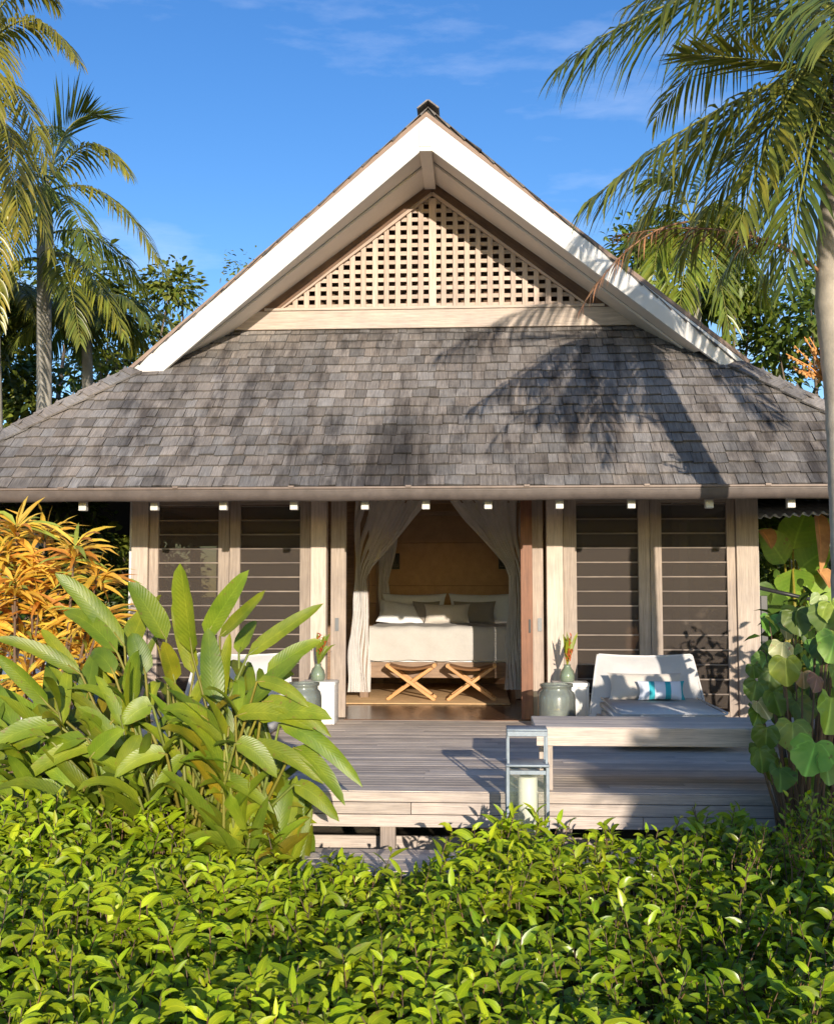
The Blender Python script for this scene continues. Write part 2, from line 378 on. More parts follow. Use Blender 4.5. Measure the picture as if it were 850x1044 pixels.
# base sheets
b = MB()
LZ = 4.34; LY = fy(LZ)
def slab(pts, dz=-.05):
    n = len(pts); b.poly(pts); b.poly([V(p) + V((0, 0, dz)) for p in pts][::-1])
    for i in range(n):
        p, q = V(pts[i]), V(pts[(i + 1) % n]); b.poly([p, p + V((0, 0, dz)), q + V((0, 0, dz)), q])
LB = -.03
slab([(X0 - hipd(EZ), EY, EZ + LB), (X0 + hipd(EZ), EY, EZ + LB), (X0 + hipd(LZ + .3), fy(LZ + .3), LZ + .3 + LB), (X0 - hipd(LZ + .3), fy(LZ + .3), LZ + .3 + LB)])
yb = RY - (RZ - EZ) / MF
for s in (-1, 1):
    pts = [(X0, GY, RZ), (X0 + s * hipd(TZ), fy(TZ), TZ), (X0 + s * hipd(EZ), EY, EZ), (X0 + s * hipd(EZ), RY, EZ), (X0, yb, RZ)]
    pts = [(p[0], p[1], p[2] + LB) for p in pts]
    slab(pts if s < 0 else pts[::-1])
slab([(X0 + hipd(EZ), RY, EZ + LB), (X0 - hipd(EZ), RY, EZ + LB), (X0, yb, RZ + LB)])
b.build('roof_sheathing', ROOFB, H)
# shingles
sh = MB()
def stint():
    r = rnd(); k = U(.80, 1.12) if r < .78 else (U(1.1, 1.34) if r < .9 else U(.62, .8))
    wm = U(-.04, .05); return (k * (1 + wm), k, k * (1 - wm))
def course(o, e, up, nrm, a0, a1, b0, b1, ln, rz=0):
    """one course: along e from a0..a1 at the butt and b0..b1 at the top, o = origin of the butt line"""
    x = a0 - U(0, .2)
    lo_, hi_ = min(a0, b0), max(a1, b1); x = lo_ - U(0, .2)
    while x < hi_:
        wd = U(.09, .195); gap = .005
        l0, r0 = max(x, a0), min(x + wd - gap, a1); l1, r1 = max(x, b0), min(x + wd - gap, b1)
        if r0 > l0 + .01 or r1 > l1 + .01:
            if r0 < l0: l0 = r0 = (l1 if abs(l1 - a0) < abs(l1 - a1) else r1); 
            if r1 < l1: l1 = r1 = (l0 if abs(l0 - b0) < abs(l0 - b1) else r0)
            l0 = max(l0, a0); r0 = min(max(r0, l0), a1); 
            j = U(-.014, .008); t = U(.013, .022); lift = U(.022, .034)
            P = lambda q, v, h: V(o) + e * q + up * v + nrm * h
            tn = stint(); n = len(sh.v); ou, ov = U(0, 30), U(0, 30)
            sk = U(-.006, .006)
            sh.v.extend(tuple(p) for p in (P(l0, j - sk, lift - t), P(r0, j + sk, lift - t), P(r0, j + sk, lift + U(-.004, .007)), P(l0, j - sk, lift + U(-.004, .007)), P(r1, ln, .008), P(l1, ln, .008)))
            q = [(l0, 0), (r0, 0), (r0, .03), (l0, .03), (r1, ln), (l1, ln)]
            q = [(a + ou, c + ov) for a, c in q]
            sh.face((n, n + 1, n + 2, n + 3), [q[0], q[1], q[2], q[3]], tuple(.55 * c for c in tn))
            sh.face((n + 3, n + 2, n + 4, n + 5), [q[3], q[2], q[4], q[5]], tn)
            sh.face((n, n + 3, n + 5), [q[0], q[3], q[5]], tuple(.6 * c for c in tn)); sh.face((n + 1, n + 4, n + 2), [q[1], q[4], q[2]], tuple(.6 * c for c in tn))
        x += wd
# front slope
e = V((1, 0, 0)); up = V((0, 1, MF)).normalized(); nr = e.cross(up)
EXP = .171; SL = math.hypot(1, MF); k = 0
while True:
    s0 = k * EXP - .03; z = EZ + s0 * MF / SL
    if z > LZ + .05: break
    ln = EXP + .05; z1 = z + ln * MF / SL
    course((X0, fy(z), z), e, up, nr, -hipd(z), hipd(z), -hipd(z1), hipd(z1), ln)
    k += 1
# side slopes
for s in (-1, 1):
    e = V((0, -s, 0)); up = V((-s, 0, MS)).normalized(); nr = e.cross(up)
    SS = math.hypot(1, MS); k = 0
    while True:
        s0 = k * .2 - .03; z = EZ + s0 * MS / SS
        if z > RZ - .05: break
        ln = min(.25, (RZ - z) * SS / MS); z1 = z + ln * MS / SS
        fr = lambda zz: (fy(zz) if zz < TZ else rake_y(zz) - .035)
        bk = lambda zz: RY - (zz - EZ) / MF
        o = (X0 + s * hipd(z), 0, z)
        f0 = fr(z); f1 = fr(z1)
        if s > 0: course(o, e, up, nr, -bk(z), -f0, -bk(z1), -f1, ln)      # e = -Y
        else: course(o, e, up, nr, f0, bk(z), f1, bk(z1), ln)
        k += 1
sh.build('shingle_roof', SHING, H)
# hip caps and ridge cap
for s in (-1, 1):
    hc = MB()
    a = V((X0 + s * hipd(EZ), EY, EZ)); c = V((X0 + s * hipd(TZ + .02), fy(TZ + .02), TZ + .02)); d = c - a; L = d.length; d.normalize()
    n1 = V((0, -MF, 1)).normalized(); n2 = V((s * MS, 0, 1)).normalized()
    f1 = n1.cross(d); f1 = f1 if f1.x * s < 0 else -f1
    f2 = n2.cross(d); f2 = f2 if f2.y > 0 else -f2
    t = -.05
    while t < L:
        t1 = min(t + .34, L + .02)
        tn = stint()
        for n_, f_ in ((n1, f1), (n2, f2)):
            p = [a + d * t + n_ * .066, a + d * t1 + n_ * .048]
            cs = [p[0] - n_ * .02, p[1] - n_ * .02, p[1] - n_ * .02 + f_ * .16, p[0] - n_ * .02 + f_ * .16, p[0], p[1], p[1] + f_ * .16, p[0] + f_ * .16]
            hc.hexa(cs, tuple(1.15 * q for q in tn), 0)
        t += .27
    hc.build('hip_cap', SHING, H)
hc = MB()
t = GY - .06
while t < yb:
    tn = stint()
    for s in (-1, 1):
        f_ = V((s, 0, -MS)).normalized(); n_ = V((s * MS, 0, 1)).normalized()
        p0 = V((X0, t, RZ + .050)); p1 = V((X0, t + .33, RZ + .036))
        cs = [p0, p1, p1 + f_ * .14, p0 + f_ * .14, p0 + n_ * .014, p1 + n_ * .014, p1 + f_ * .14 + n_ * .014, p0 + f_ * .14 + n_ * .014]
        hc.hexa(cs, tn, 0)
    t += .28
hc.build('ridge_cap', SHING, H)
# rake edge moulding under the shingles, white barge boards, stepped soffit
AX = -.10
TY = rake_y(TZ)
tl, tr = at(131, 380, TY - .02), at(763, 371.5, TY - .02); il, ir = at(163, 381, TY - .02), at(735, 372.5, TY - .02)
for s, tip, inn in ((-1, tl, il), (1, tr, ir)):
    m = MB(); apx = 6.315
    fr = [(AX, GY - .02, apx), (tip.x, TY - .02, tip.z), (inn.x, TY - .02, inn.z), (AX, GY - .02, 5.995)]
    A = [V(p) for p in fr]; B = [p + V((0, .05, 0)) for p in A]
    m.hexa([A[3], A[2], B[2], B[3], A[0], A[1], B[1], B[0]], (1, 1, 1), 0)
    m.build('barge_board', PAINT, H, .004)
    m = MB()                                  # thin brown batten between board and shingles
    a0, a1 = V((AX, GY - .01, apx + .004)), V((tip.x + s * .01, TY - .01, tip.z + .004)); dd = V((0, 0, .055)); dy = V((0, .06, 0))
    m.hexa([a0, a1, a1 + dy, a0 + dy, a0 + dd, a1 + dd, a1 + dy + dd, a0 + dy + dd], (.8, .7, .65), 0); m.build('rake_batten', W_FRAME, H)
    # soffit in two steps, following the lean of the gable
    def yy_(d, f): yf = rake_y(RZ - MS * d) + .035; return yf + (LY - .03 - yf) * f
    for f0, f1, ex in ((0, .42, 0), (.425, 1, .035)):
        m = MB(); th = .03
        def pt(d, f, dz):
            dr = .365 - .17 * min(1, d / 2.4) + ex
            return V((X0 + s * d, yy_(d, f), RZ - MS * d - dr + dz))
        def dm(f):
            d = 1.5
            while d < 2.85 and pt(d, f, 0).z > fy(pt(d, f, 0).z) * 0 + EZ + MF * (pt(d, f, 0).y - EY) - .03: d += .02
            return d
        da, db = dm(f0), dm(f1)
        m.hexa([pt(.02, f0, 0), pt(da, f0, 0), pt(db, f1, 0), pt(.02, f1, 0), pt(.02, f0, th), pt(da, f0, th), pt(db, f1, th), pt(.02, f1, th)], (1, 1, 1), 0)
        m.build('soffit_board', PAINT2, H)
m = MB(); m.box(AX - .07, AX + .055, GY - .035, LY - .02, 5.94, 6.24, (1, 1, 1), 1)
m.build('ridge_beam', PAINT2, H, .004)
m = MB(); m.box(AX - .066, AX + .051, GY - .045, GY - .036, 5.985, 6.235, (1, 1, 1)); m.build('ridge_beam_cap', PAINT, H)
# gable: brown rake boards, lattice, base board, dark-coloured sheet behind standing in for the loft's shade
gy = LY - .02
m = MB()
apz, bz = 5.90, 4.56; lx, rx, cx = -1.86, 1.70, -.085
m.poly([(X0 - 2.5, gy, 4.33), (X0 - 2.5, gy, 4.62), (cx, gy, 6.3), (X0 + 2.5, gy, 4.62), (X0 + 2.5, gy, 4.33), (rx + .05, gy, bz), (cx, gy, apz + .02), (lx - .05, gy, bz)][::-1])
m.build('gable_surround', W_BROWN, H)
for s, bx in ((-1, lx), (1, rx)):
    m = MB(); m.bar((bx + s * .30, gy - .03, bz - .14), (cx, gy - .03, apz + .12), .05, .15, (0, 0, 1)); m.build('gable_rake_board', W_BROWN, H)
    m = MB(); m.bar((bx - s * .02, gy - .02, bz + .01), (cx, gy - .02, apz), .05, .035, (0, 0, 1)); m.build('lattice_edge', W_LATT, H)
m = MB(); m.poly([(-2.4, gy + .5, 4.3), (2.3, gy + .5, 4.3), (cx, gy + .5, 6.25)]); m.poly([(-2.4, gy + .02, 4.3), (2.3, gy + .02, 4.3), (2.3, gy + .5, 4.3), (-2.4, gy + .5, 4.3)]); m.build('loft_shade_sheet', VOID, H)
m = MB()
sl_l = (apz - bz) / (cx - lx); sl_r = (apz - bz) / (rx - cx)
def ltop(x): return apz - (cx - x) * sl_l if x < cx else apz - (x - cx) * sl_r
x = cx; k = 0
for s in (-1, 1):
    for i in range(0, 15):
        if i == 0 and s > 0: continue
        x = cx + s * i * .131 + U(-.003, .003); hw = .042 if i == 0 else .029 + U(-.002, .002)
        zt = min(ltop(x - hw), ltop(x + hw))
        if zt > bz + .02: m.box(x - hw, x + hw, gy - .012, gy + .010, bz - .01, ltop(x) - .012 if i else apz - .05)
k = 0
z = bz + .055
while z < apz - .06:
    xl = cx - (apz - z) / sl_l; xr = cx + (apz - z) / sl_r
    zz = U(-.003, .003); m.box(xl + .02, xr - .02, gy + .013, gy + .033, z - .023 + zz, z + .023 + zz); z += .1
m.build('gable_lattice', W_LATT, H)
m = MB(); m.box(-2.35, 2.3, gy - .06, gy - .005, 4.335, 4.545); m.box(-2.0, 1.85, gy - .075, gy - .01, 4.549, 4.58)
m.build('gable_board', W_POST, H, .004)
# gutter
m = MB()
gx0, gx1 = X0 - hipd(EZ) - .05, X0 + hipd(EZ) + .05
prof = [(-.115, .0), (-.125, .012), (-.118, -.018)]
for a in range(0, 10): t = math.pi * (1 + a / 9); prof.append((-.06 + .056 * math.cos(t), -.03 + .08 * math.sin(t)))
prof += [(-.004, .02)]
GZT = EZ - .035; GYB = EY + .02
n0 = len(m.v)
nseg = 24
for i in range(nseg + 1):
    x = gx0 + (gx1 - gx0) * i / nseg; dz = .004 * math.sin(i * 1.7)
    for y, z in prof: m.v.append((x, GYB + y, GZT + z + dz))
for i in range(nseg):
    for j in range(len(prof) - 1):
        a = n0 + i * len(prof) + j; m.face((a, a + 1, a + 1 + len(prof), a + len(prof)), None, (1, 1, 1), True)
m.build('gutter', GUTTER, H)
m = MB(); m.box(gx0, gx1, GYB - .135, GYB - .116, GZT - .004, GZT + .018, (1.5, 1.4, 1.3)); m.build('gutter_lip', GUTTER, H, .004)
for i in range(9):
    x = gx0 + .6 + i * 1.08
    m = MB(); m.box(x, x + .05, GYB - .15, GYB - .1, GZT + .008, GZT + .026, (1.6, 1.5, 1.4)); m.build('gutter_bracket', GUTTER, H)
m = MB(); m.box(gx0 + .02, gx1 - .02, EY + .025, EY + .05, EZ - .115, EZ - .06); m.build('fascia', W_FRAME, H)
m = MB()
x = gx0 + .1
while x < gx1 - .1:
    m.hexa([(x, EY + .06, 2.275), (x + .115, EY + .06, 2.275), (x + .115, -.06, 2.655), (x, -.06, 2.655), (x, EY + .06, 2.29), (x + .115, EY + .06, 2.29), (x + .115, -.06, 2.67), (x, -.06, 2.67)], None, 1); x += .12
m.build('eave_soffit', W_FRAME, H)
for x in (-3.32, -2.63, -1.97, -1.30, -.63, -.06, .52, 1.18, 1.84, 2.55, 3.29):
    m = MB(); m.box(x - .036, x + .036, -1.66, -1.59, 2.115, 2.275, (.75, .74, .72)); m.build('downlight', WHITE, H, .006)

# front wall
WT = 2.40
for xs, nm, mt in (((-3.342, -3.162), 'post', W_POST), ((3.145, 3.376), 'post', W_POST), ((-1.379, -1.21), 'post', W_POST), ((1.15, 1.325), 'post', W_POST)):
    m = MB(); m.box(xs[0], xs[1], -.07, .1, -.02, WT); m.build(nm, mt, H, .008)
def louvre_window(x0, x1, fl, frr, bolt):
    W = thing('louvre_window', (x0, 0, 0), None, None); W.parent = H; W.matrix_parent_inverse = Matrix.Translation(-V(H.location))
    def bld(m, nm, mt, bev=.004):
        o = m.build(nm, mt, None, bev); o.parent = W; o.matrix_parent_inverse = Matrix.Translation(-V((x0, 0, 0))); return o
    m = MB()
    m.box(x0, x0 + fl, -.03, .05, .0, WT); m.box(x1 - frr, x1, -.03, .05, .0, WT)
    m.box(x0 + fl + .001, x1 - frr - .001, -.025, .045, .0, .09); m.box(x0 + fl + .001, x1 - frr - .001, -.025, .045, 2.30, WT)
    bld(m, 'frame', W_FRAME)
    # blades: dark glass tipped outward, each with a pale wooden edge
    m = MB(); q = MB()
    k = 0
    for k in range(14):
        z = 1.8187 + .1545 * 3 - k * .1545
        if z < .1: break
        m.hexa([(x0 + fl, .030, z - .15), (x1 - frr, .030, z - .15), (x1 - frr, .036, z - .15), (x0 + fl, .036, z - .15),
                (x0 + fl, .002, z), (x1 - frr, .002, z), (x1 - frr, .008, z), (x0 + fl, .008, z)], (1, 1, 1), 0)
        q.box(x0 + fl - .001, x1 - frr + .001, -.014, .0, z - .0075, z + .0075)
    bld(m, 'blades', SCREEN, 0); bld(q, 'blade_rails', W_RAIL, .002)
    return W
louvre_window(-3.155, -2.275, .10, .12, 1)
louvre_window(-2.270, -1.385, .116, .116, 1)
louvre_window(1.33, 2.245, .14, .12, 1)
louvre_window(2.25, 3.14, .12, .088, 1)
# sliding door leaves stacked beside the opening
D = MB(); D.box(-1.165, -1.0, -.02, .035, .01, WT - .02)
d1 = D.build('sliding_door', W_FRAME, H, .005)
m = MB(); m.box(-1.115, -1.075, -.032, -.021, .93, 1.07, (1, 1, 1)); h = m.build('handle', STEEL, None); h.parent = d1
D = MB(); D.box(1.0, 1.118, .02, .075, .01, WT - .02)
d2 = D.build('sliding_door', W_FRAME, H, .005)
m = MB(); m.box(1.055, 1.098, .008, .019, .93, 1.07, (1, 1, 1)); h = m.build('handle', STEEL, None); h.parent = d2
D = MB(); D.box(.872, .996, -.12, -.075, .01, WT - .02); D.box(.93, .996, -.0745, .60, .01, WT - .02)
d3 = D.build('folded_door', W_RED, H, .005)
m = MB(); m.box(.955, .975, -.135, -.121, .92, 1.06, (.3, .3, .3)); h = m.build('handle', DARKM, None); h.parent = d3
m = MB(); m.box(-3.34, 3.37, -.05, .09, WT + .002, EZ + .35); m.build('header_beam', W_FRAME, H)
m = MB(); m.box(-3.4, 3.42, -.12, .1, -.16, -.004); m.build('sill', W_FRAME, H)
# room
m = MB(); y = .105
while y < 5.2: m.box(-3.4, 3.4, y, y + .135, -.05, -.006); y += .137
m.build('room_floor', W_FLOOR, H)
m = MB(); m.box(-1.0, 1.0, -.115, .1, -.003, .004, (.9, .8, .8)); m.build('door_sill', W_FLOOR, H)
m = MB(); m.box(-3.4, 3.4, 4.8, 4.9, -.05, 2.9); m.build('room_wall', W_WALL, H)
for xa in (-3.42, 3.30):  # unseen side walls, wide openings added to let more light into the room
    m = MB()
    for y0, y1, z0, z1 in ((.11, 1.0, -.05, 2.9), (4.2, 4.79, -.05, 2.9), (1.001, 4.199, -.05, .75), (1.001, 4.199, 2.35, 2.9)): m.box(xa, xa + .12, y0, y1, z0, z1, (1, 1, 1))
    m.build('side_wall', CEIL, H)
m = MB(); m.box(-3.4, 3.4, .1, 4.9, 2.75, 2.8, (1, 1, 1)); m.build('ceiling', CEIL, H)
for x in (-1.75, 1.72):
    m = MB(); m.box(x - .06, x + .06, 3.0, 3.1, 0, 2.74); m.build('interior_post', W_BED, H)
m = MB()
for z0, z1 in ((.3, 1.19), (1.196, 1.455), (1.461, 2.095), (2.101, 2.72)): m.box(-1.45, 1.4, 4.74, 4.795, z0, z1)
m.build('headboard_panel', WALLIN, H, .006)
# low deck skirting wall under the house
m = MB(); m.box(-3.42, 3.42, -.1, .12, GZ - .02, -.165); m.build('plinth', W_FRAME, H)

# ------------------------------------------------------------------ deck
K = thing('deck', (0, -2, GZ), 'weathered grey timber deck with a boarded front edge before the bedroom doors', 'deck')
m = MB(); y = -4.34
while y < -.13:
    x = -3.0
    cuts = [-3.0] + sorted(U(-2.6, 3.2) for _ in range(2)) + [3.7]
    for a, c in zip(cuts, cuts[1:]):
        if c - a > .05: m.box(a, c - .003, y, y + .0985, -.032, -.008 + U(-.0006, .0006), (lambda k: (k, k, k))(U(.78, 1.16)), 0)
    y += .1035
m.build('deck_boards', W_DECK, K)
m = MB()
for i, (z0, z1) in enumerate(((-.075, -.012), (-.155, -.08), (-.24, -.16))):
    cuts = [-3.0] + sorted(U(-2.4, 3.2) for _ in range(2)) + [3.7]
    for a, c in zip(cuts, cuts[1:]): m.box(a, c - .004, -4.372 - .004 * i, -4.345, z0, z1, (lambda k: (k, k, k))(U(.86, 1.1)), 0)
m.build('fascia_boards', W_FASCIA, K, .003)
for x in (-2.6, -1.35, -.19, 1.0, 2.2, 3.4):
    m = MB(); m.box(x - .05, x + .05, -4.34, -4.24, GZ - .02, -.245); m.build('post', W_FRAME, K)
m = MB(); m.box(-3.0, 3.7, -4.10, -4.07, GZ - .02, -.36, None, 0); m.build('skirting', W_FASCIA, K)
m = MB(); m.box(-3.0, 3.7, -4.30, -.2, -.14, -.036, (.5, .5, .5), 0); m.build('joists', W_FRAME, K)
m = MB(); y = -2.14
while y < -.32: m.box(-4.72, -3.004, y, y + .0985, -.034, -.009, None, 0); y += .1035
m.build('side_platform', W_DECK, K)
for x in (-4.6, -3.2):
    for y in (-2.05, -.5):
        m = MB(); m.box(x - .05, x + .05, y - .05, y + .05, GZ - .02, -.036); m.build('post', W_FRAME, K)
# lower step in front
m = MB()
for i in range(4): m.box(-1.2, 1.6, -5.05 + i * .145, -5.05 + i * .145 + .14, -.40, -.365)
m.box(-1.15, -1.07, -5.0, -4.5, GZ - .02, -.402); m.box(1.47, 1.55, -5.0, -4.5, GZ - .02, -.402)
tag(m.build('step', W_DECK, None, .003), 'low grey plank step in front of the deck edge, under the lantern', 'step')

# ------------------------------------------------------------------ bed
B = thing('bed', (-.05, 3.4, 0), 'four-poster double bed with cream coverlet and dark timber frame', 'bed')
bx0, bx1, by0, by1 = -1.04, .94, 2.35, 4.6
for x, y, in ((bx0, by0), (bx1, by0), (bx0, by1), (bx1, by1)):
    m = MB(); m.box(x - .055, x + .055, y - .05, y + .06, 0, 2.5); m.build('post', W_BED, B, .006)
m = MB()
for a, c in (((bx0, by0, 2.53), (bx1, by0, 2.53)), ((bx0, by1, 2.53), (bx1, by1, 2.53)), ((bx0, by0, 2.531), (bx0, by1, 2.531)), ((bx1, by0, 2.531), (bx1, by1, 2.531))): m.bar(a, c, .05, .06)
m.build('canopy_rail', W_BED, B)
m = MB(); m.box(bx0 + .056, bx1 - .056, by0 - .03, by0 + .02, .26, .46); m.box(bx0 + .01, bx0 + .05, by0 + .062, by1 - .06, .26, .46); m.box(bx1 - .05, bx1 - .01, by0 + .062, by1 - .06, .26, .46)
m.build('side_rail', W_BED, B, .005)
m = MB(); m.rbox(bx0 + .06, bx1 - .06, by0 + .03, by1 - .05, .40, .86, .07, 4); m.build('mattress', LINEN, B)
# coverlet: draped sheet with a rounded edge, slightly uneven
m = MB()
nu, nv = 44, 30
def cov(u, v):
    x = bx0 + .06 + (bx1 - bx0 - .12) * u; s_ = v * 2.0
    if s_ < .36: y, z = by0 - .035, .48 + s_
    elif s_ < .50: t = (s_ - .36) / .14 * math.pi / 2; y, z = by0 - .035 + .09 * (1 - math.cos(t)), .84 + .075 * math.sin(t)
    else: y, z = by0 + .055 + (s_ - .5) * .98, .915
    z += .006 * math.sin(x * 9 + y * 5) + .005 * math.sin(x * 23 - y * 11); y += .006 * math.sin(x * 13 + z * 9)
    return (x, y, z)
for j in range(nv + 1):
    for i in range(nu + 1): m.v.append(cov(i / nu, j / nv))
for j in range(nv):
    for i in range(nu):
        a = j * (nu + 1) + i; m.face((a, a + 1, a + nu + 2, a + nu + 1), None, (1, 1, 1), True)
m.build('coverlet', COVER, B)
def pillow_mb(w, h, t, n=16, pinch=.10):
    m = MB()
    for sgn in (1, -1):
        base = len(m.v)
        for j in range(n + 1):
            for i in range(n + 1):
                u, v = i / n * 2 - 1, j / n * 2 - 1
                k = 1 - pinch * (1 - u * u) * abs(v) ** 3; k2 = 1 - pinch * (1 - v * v) * abs(u) ** 3
                d = max(0, (1 - abs(u) ** 2.6)) ** .55 * max(0, (1 - abs(v) ** 2.6)) ** .55
                m.v.append((u * w / 2 * k2, sgn * (t / 2 * d + .004 * math.sin(u * 7 + v * 4) * d), v * h / 2 * k))
        for j in range(n):
            for i in range(n):
                a = base + j * (n + 1) + i; q = (a, a + 1, a + n + 2, a + n + 1)
                m.face(q if sgn < 0 else q[::-1], [(m.v[x_][0], m.v[x_][2]) for x_ in q], (1, 1, 1), True)
    return m
def pillow(name, mat, loc, size, tilt, rz, label, cat, group, roll=0):
    o = pillow_mb(*size).build(name, mat); o.location = loc; o.rotation_euler = (R(tilt), R(roll), R(rz))
    return tag(o, label, cat, group)
GP = 'pillows propped at the head of the bed'
pillow('pillow', LINEN, (-.52, 4.42, 1.10), (.95, .50, .22), -18, 3, 'large white pillow standing behind the scrunched pillow, by the curtained bedpost', 'pillow', GP)
pillow('pillow', LINEN, (.45, 4.42, 1.10), (.95, .50, .22), -18, -3, 'large white pillow standing behind the dark grey cushion', 'pillow', GP)
pillow('pillow', LINEN, (-.68, 4.14, 1.03), (.72, .42, .22), -42, 6, 'sunlit white pillow slumped forward on the bed', 'pillow', GP, 10)
pillow('cushion', GREYC, (.36, 4.16, 1.06), (.62, .36, .15), -22, -4, 'dark grey cushion partly behind the long cream cushion', 'cushion', GP)
pillow('cushion', GREYC, (-.33, 4.17, 1.06), (.40, .36, .15), -22, 6, 'taupe cushion squeezed between sunlit pillow and cream cushion', 'cushion', GP)
pillow('cushion', CREAM, (-.03, 4.00, 1.04), (.66, .31, .17), -20, 0, 'long cream cushion at the front centre of the bed', 'cushion', GP)

# sheer curtains gathered on the bed posts
def curtain(zs, outer, inner, y, nf, label, seed):
    """outer/inner: list of x at each z of zs"""
    m = MB(); rs = random.Random(seed); nu, nv = 70, 60; ph = rs.uniform(0, 6)
    def lerp(arr, z):
        for (z0, a), (z1, c) in zip(zip(zs, arr), list(zip(zs, arr))[1:]):
            if z <= z0 and z >= z1: t = (z0 - z) / (z0 - z1); return a + (c - a) * t
        return arr[-1]
    for j in range(nv + 1):
        z = zs[0] + (zs[-1] - zs[0]) * j / nv
        xo, xi = lerp(outer, z), lerp(inner, z); wd = abs(xi - xo)
        for i in range(nu + 1):
            u = i / nu; am = .006 + .042 * min(1, wd / .7)
            uu = u + .03 * math.sin(6 * z + 5 * u + ph)
            yy = y + am * math.sin(uu * nf * 2 * math.pi + ph) * (.6 + .4 * math.sin(3 * z + u * 9)) + .012 * math.sin(uu * nf * 4.3 * math.pi + z * 2)
            m.v.append((xo + (xi - xo) * u + .01 * math.sin(z * 8 + u * 11), yy, z))
    for j in range(nv):
        for i in range(nu):
            a = j * (nu + 1) + i; m.face((a, a + 1, a + nu + 2, a + nu + 1), None, (1, 1, 1), True)
    return tag(m.build('bed_curtain', CURT), label, 'curtain', 'sheer curtains on the four-poster bed')
yc = by0 - .06
curtain([2.53, 2.25, 1.95, 1.68, 1.52, 1.1, .6, .08], [-1.17, -1.17, -1.165, -1.16, -1.155, -1.19, -1.24, -1.26], [-.20, -.44, -.70, -.93, -1.0, -.99, -.97, -.95], yc, 7, 'sheer white curtain tied back beside the sunlit bedpost, hem ragged', 3)
curtain([2.53, 2.25, 1.95, 1.70, 1.55, 1.1, .6, .12], [1.01, 1.01, 1.01, 1.01, 1.01, 1.02, 1.03, 1.04], [.06, .27, .53, .76, .82, .79, .76, .75], yc, 7, 'sheer white curtain hanging next to the reddish folded door', 5)
curtain([2.53, 1.9, 1.5, .9], [-1.06, -1.06, -1.05, -1.05], [-.70, -.82, -.90, -.86], by1 - .12, 4, 'shaded white curtain behind the pillows near the black wall lamp', 9)

# rug
m = MB(); m.rbox(-1.55, .80, 1.58, 4.55, -.003, .012, .005, 2); tag(m.build('rug', RUG), 'straw coloured woven rug under the bed and folding stools', 'rug')
# folding stools
def stool(x, y, label):
    T = thing('folding_stool', (x, y, .012), label, 'folding stool', 'folding stools at the foot of the bed')
    hw, hd, h = .30, .19, .44
    for sy in (-1, 1):
        for sx in (-1, 1):
            m = MB(); yy = y + sy * (hd if sx > 0 else hd - .035)
            m.bar((x + sx * hw, yy, .014), (x - sx * hw, yy, h), .030, .042, (0, 0, 1)); m.build('leg', W_TEAK, T, .005)
    for sx in (-1, 1):
        m = MB(); m.tube([(x + sx * (hw - .01), y - hd - .03, h), (x + sx * (hw - .01), y + hd + .03, h)], .026, 10); m.build('top_rail', W_TEAK, T)
        m = MB(); m.tube([(x + sx * (hw - .04), y - hd + .03, .06), (x + sx * (hw - .04), y + hd - .03, .06)], .012, 8); m.build('stretcher', W_TEAK, T)
    m = MB(); n = 10
    for k in range(3):
        ya = y - hd + k * .135
        for i in range(n):
            u0, u1 = i / n, (i + 1) / n; xx = lambda u: x - hw + .02 + (2 * hw - .04) * u; zz = lambda u: h + .012 - .05 * math.sin(math.pi * u)
            m.poly([(xx(u0), ya, zz(u0)), (xx(u1), ya, zz(u1)), (xx(u1), ya + .11, zz(u1)), (xx(u0), ya + .11, zz(u0))])
            m.poly([(xx(u0), ya, zz(u0) - .025), (xx(u1), ya, zz(u1) - .025), (xx(u1), ya, zz(u1)), (xx(u0), ya, zz(u0))])
    m.build('strap_seat', STRAPC, T)
stool(-.42, 2.12, 'crossed-leg teak folding stool nearest the tall bedpost on the rug')
stool(.33, 2.09, 'crossed-leg teak folding stool beside the curtain at the red door')
# wall lamps
for x, lab in ((-.82, 'black wall lamp above the slumped sunlit pillow'), (.78, 'black wall lamp partly behind the curtain by the red door')):
    m = MB(); m.box(x - .06, x + .06, 4.715, 4.738, 1.70, 1.94, (1, 1, 1)); m.box(x - .04, x + .04, 4.60, 4.714, 1.74, 1.77, (1, 1, 1)); m.lathe([(.05, 0), (.055, .02), (.045, .14), (.0, .14)], (x, 4.60, 1.772), 14)
    tag(m.build('wall_lamp', DARKM, None, .004), lab, 'wall lamp', 'wall lamps over the bed')

# furniture seen dimly behind the louvres
T = thing('floor_lamp', (2.44, 1.1, 0), 'floor lamp with a cream shade glimpsed through the louvre glass', 'floor lamp')
m = MB(); m.lathe([(.14, .70), (.21, 1.08)], (2.44, 1.1, 0), 20); m.build('lamp_shade', CREAM, T)
m = MB(); m.lathe([(.0, .0), (.13, .0), (.13, .02), (.015, .03), (.015, .9), (0, .9)], (2.44, 1.1, 0), 12); m.build('stem', W_BED, T)

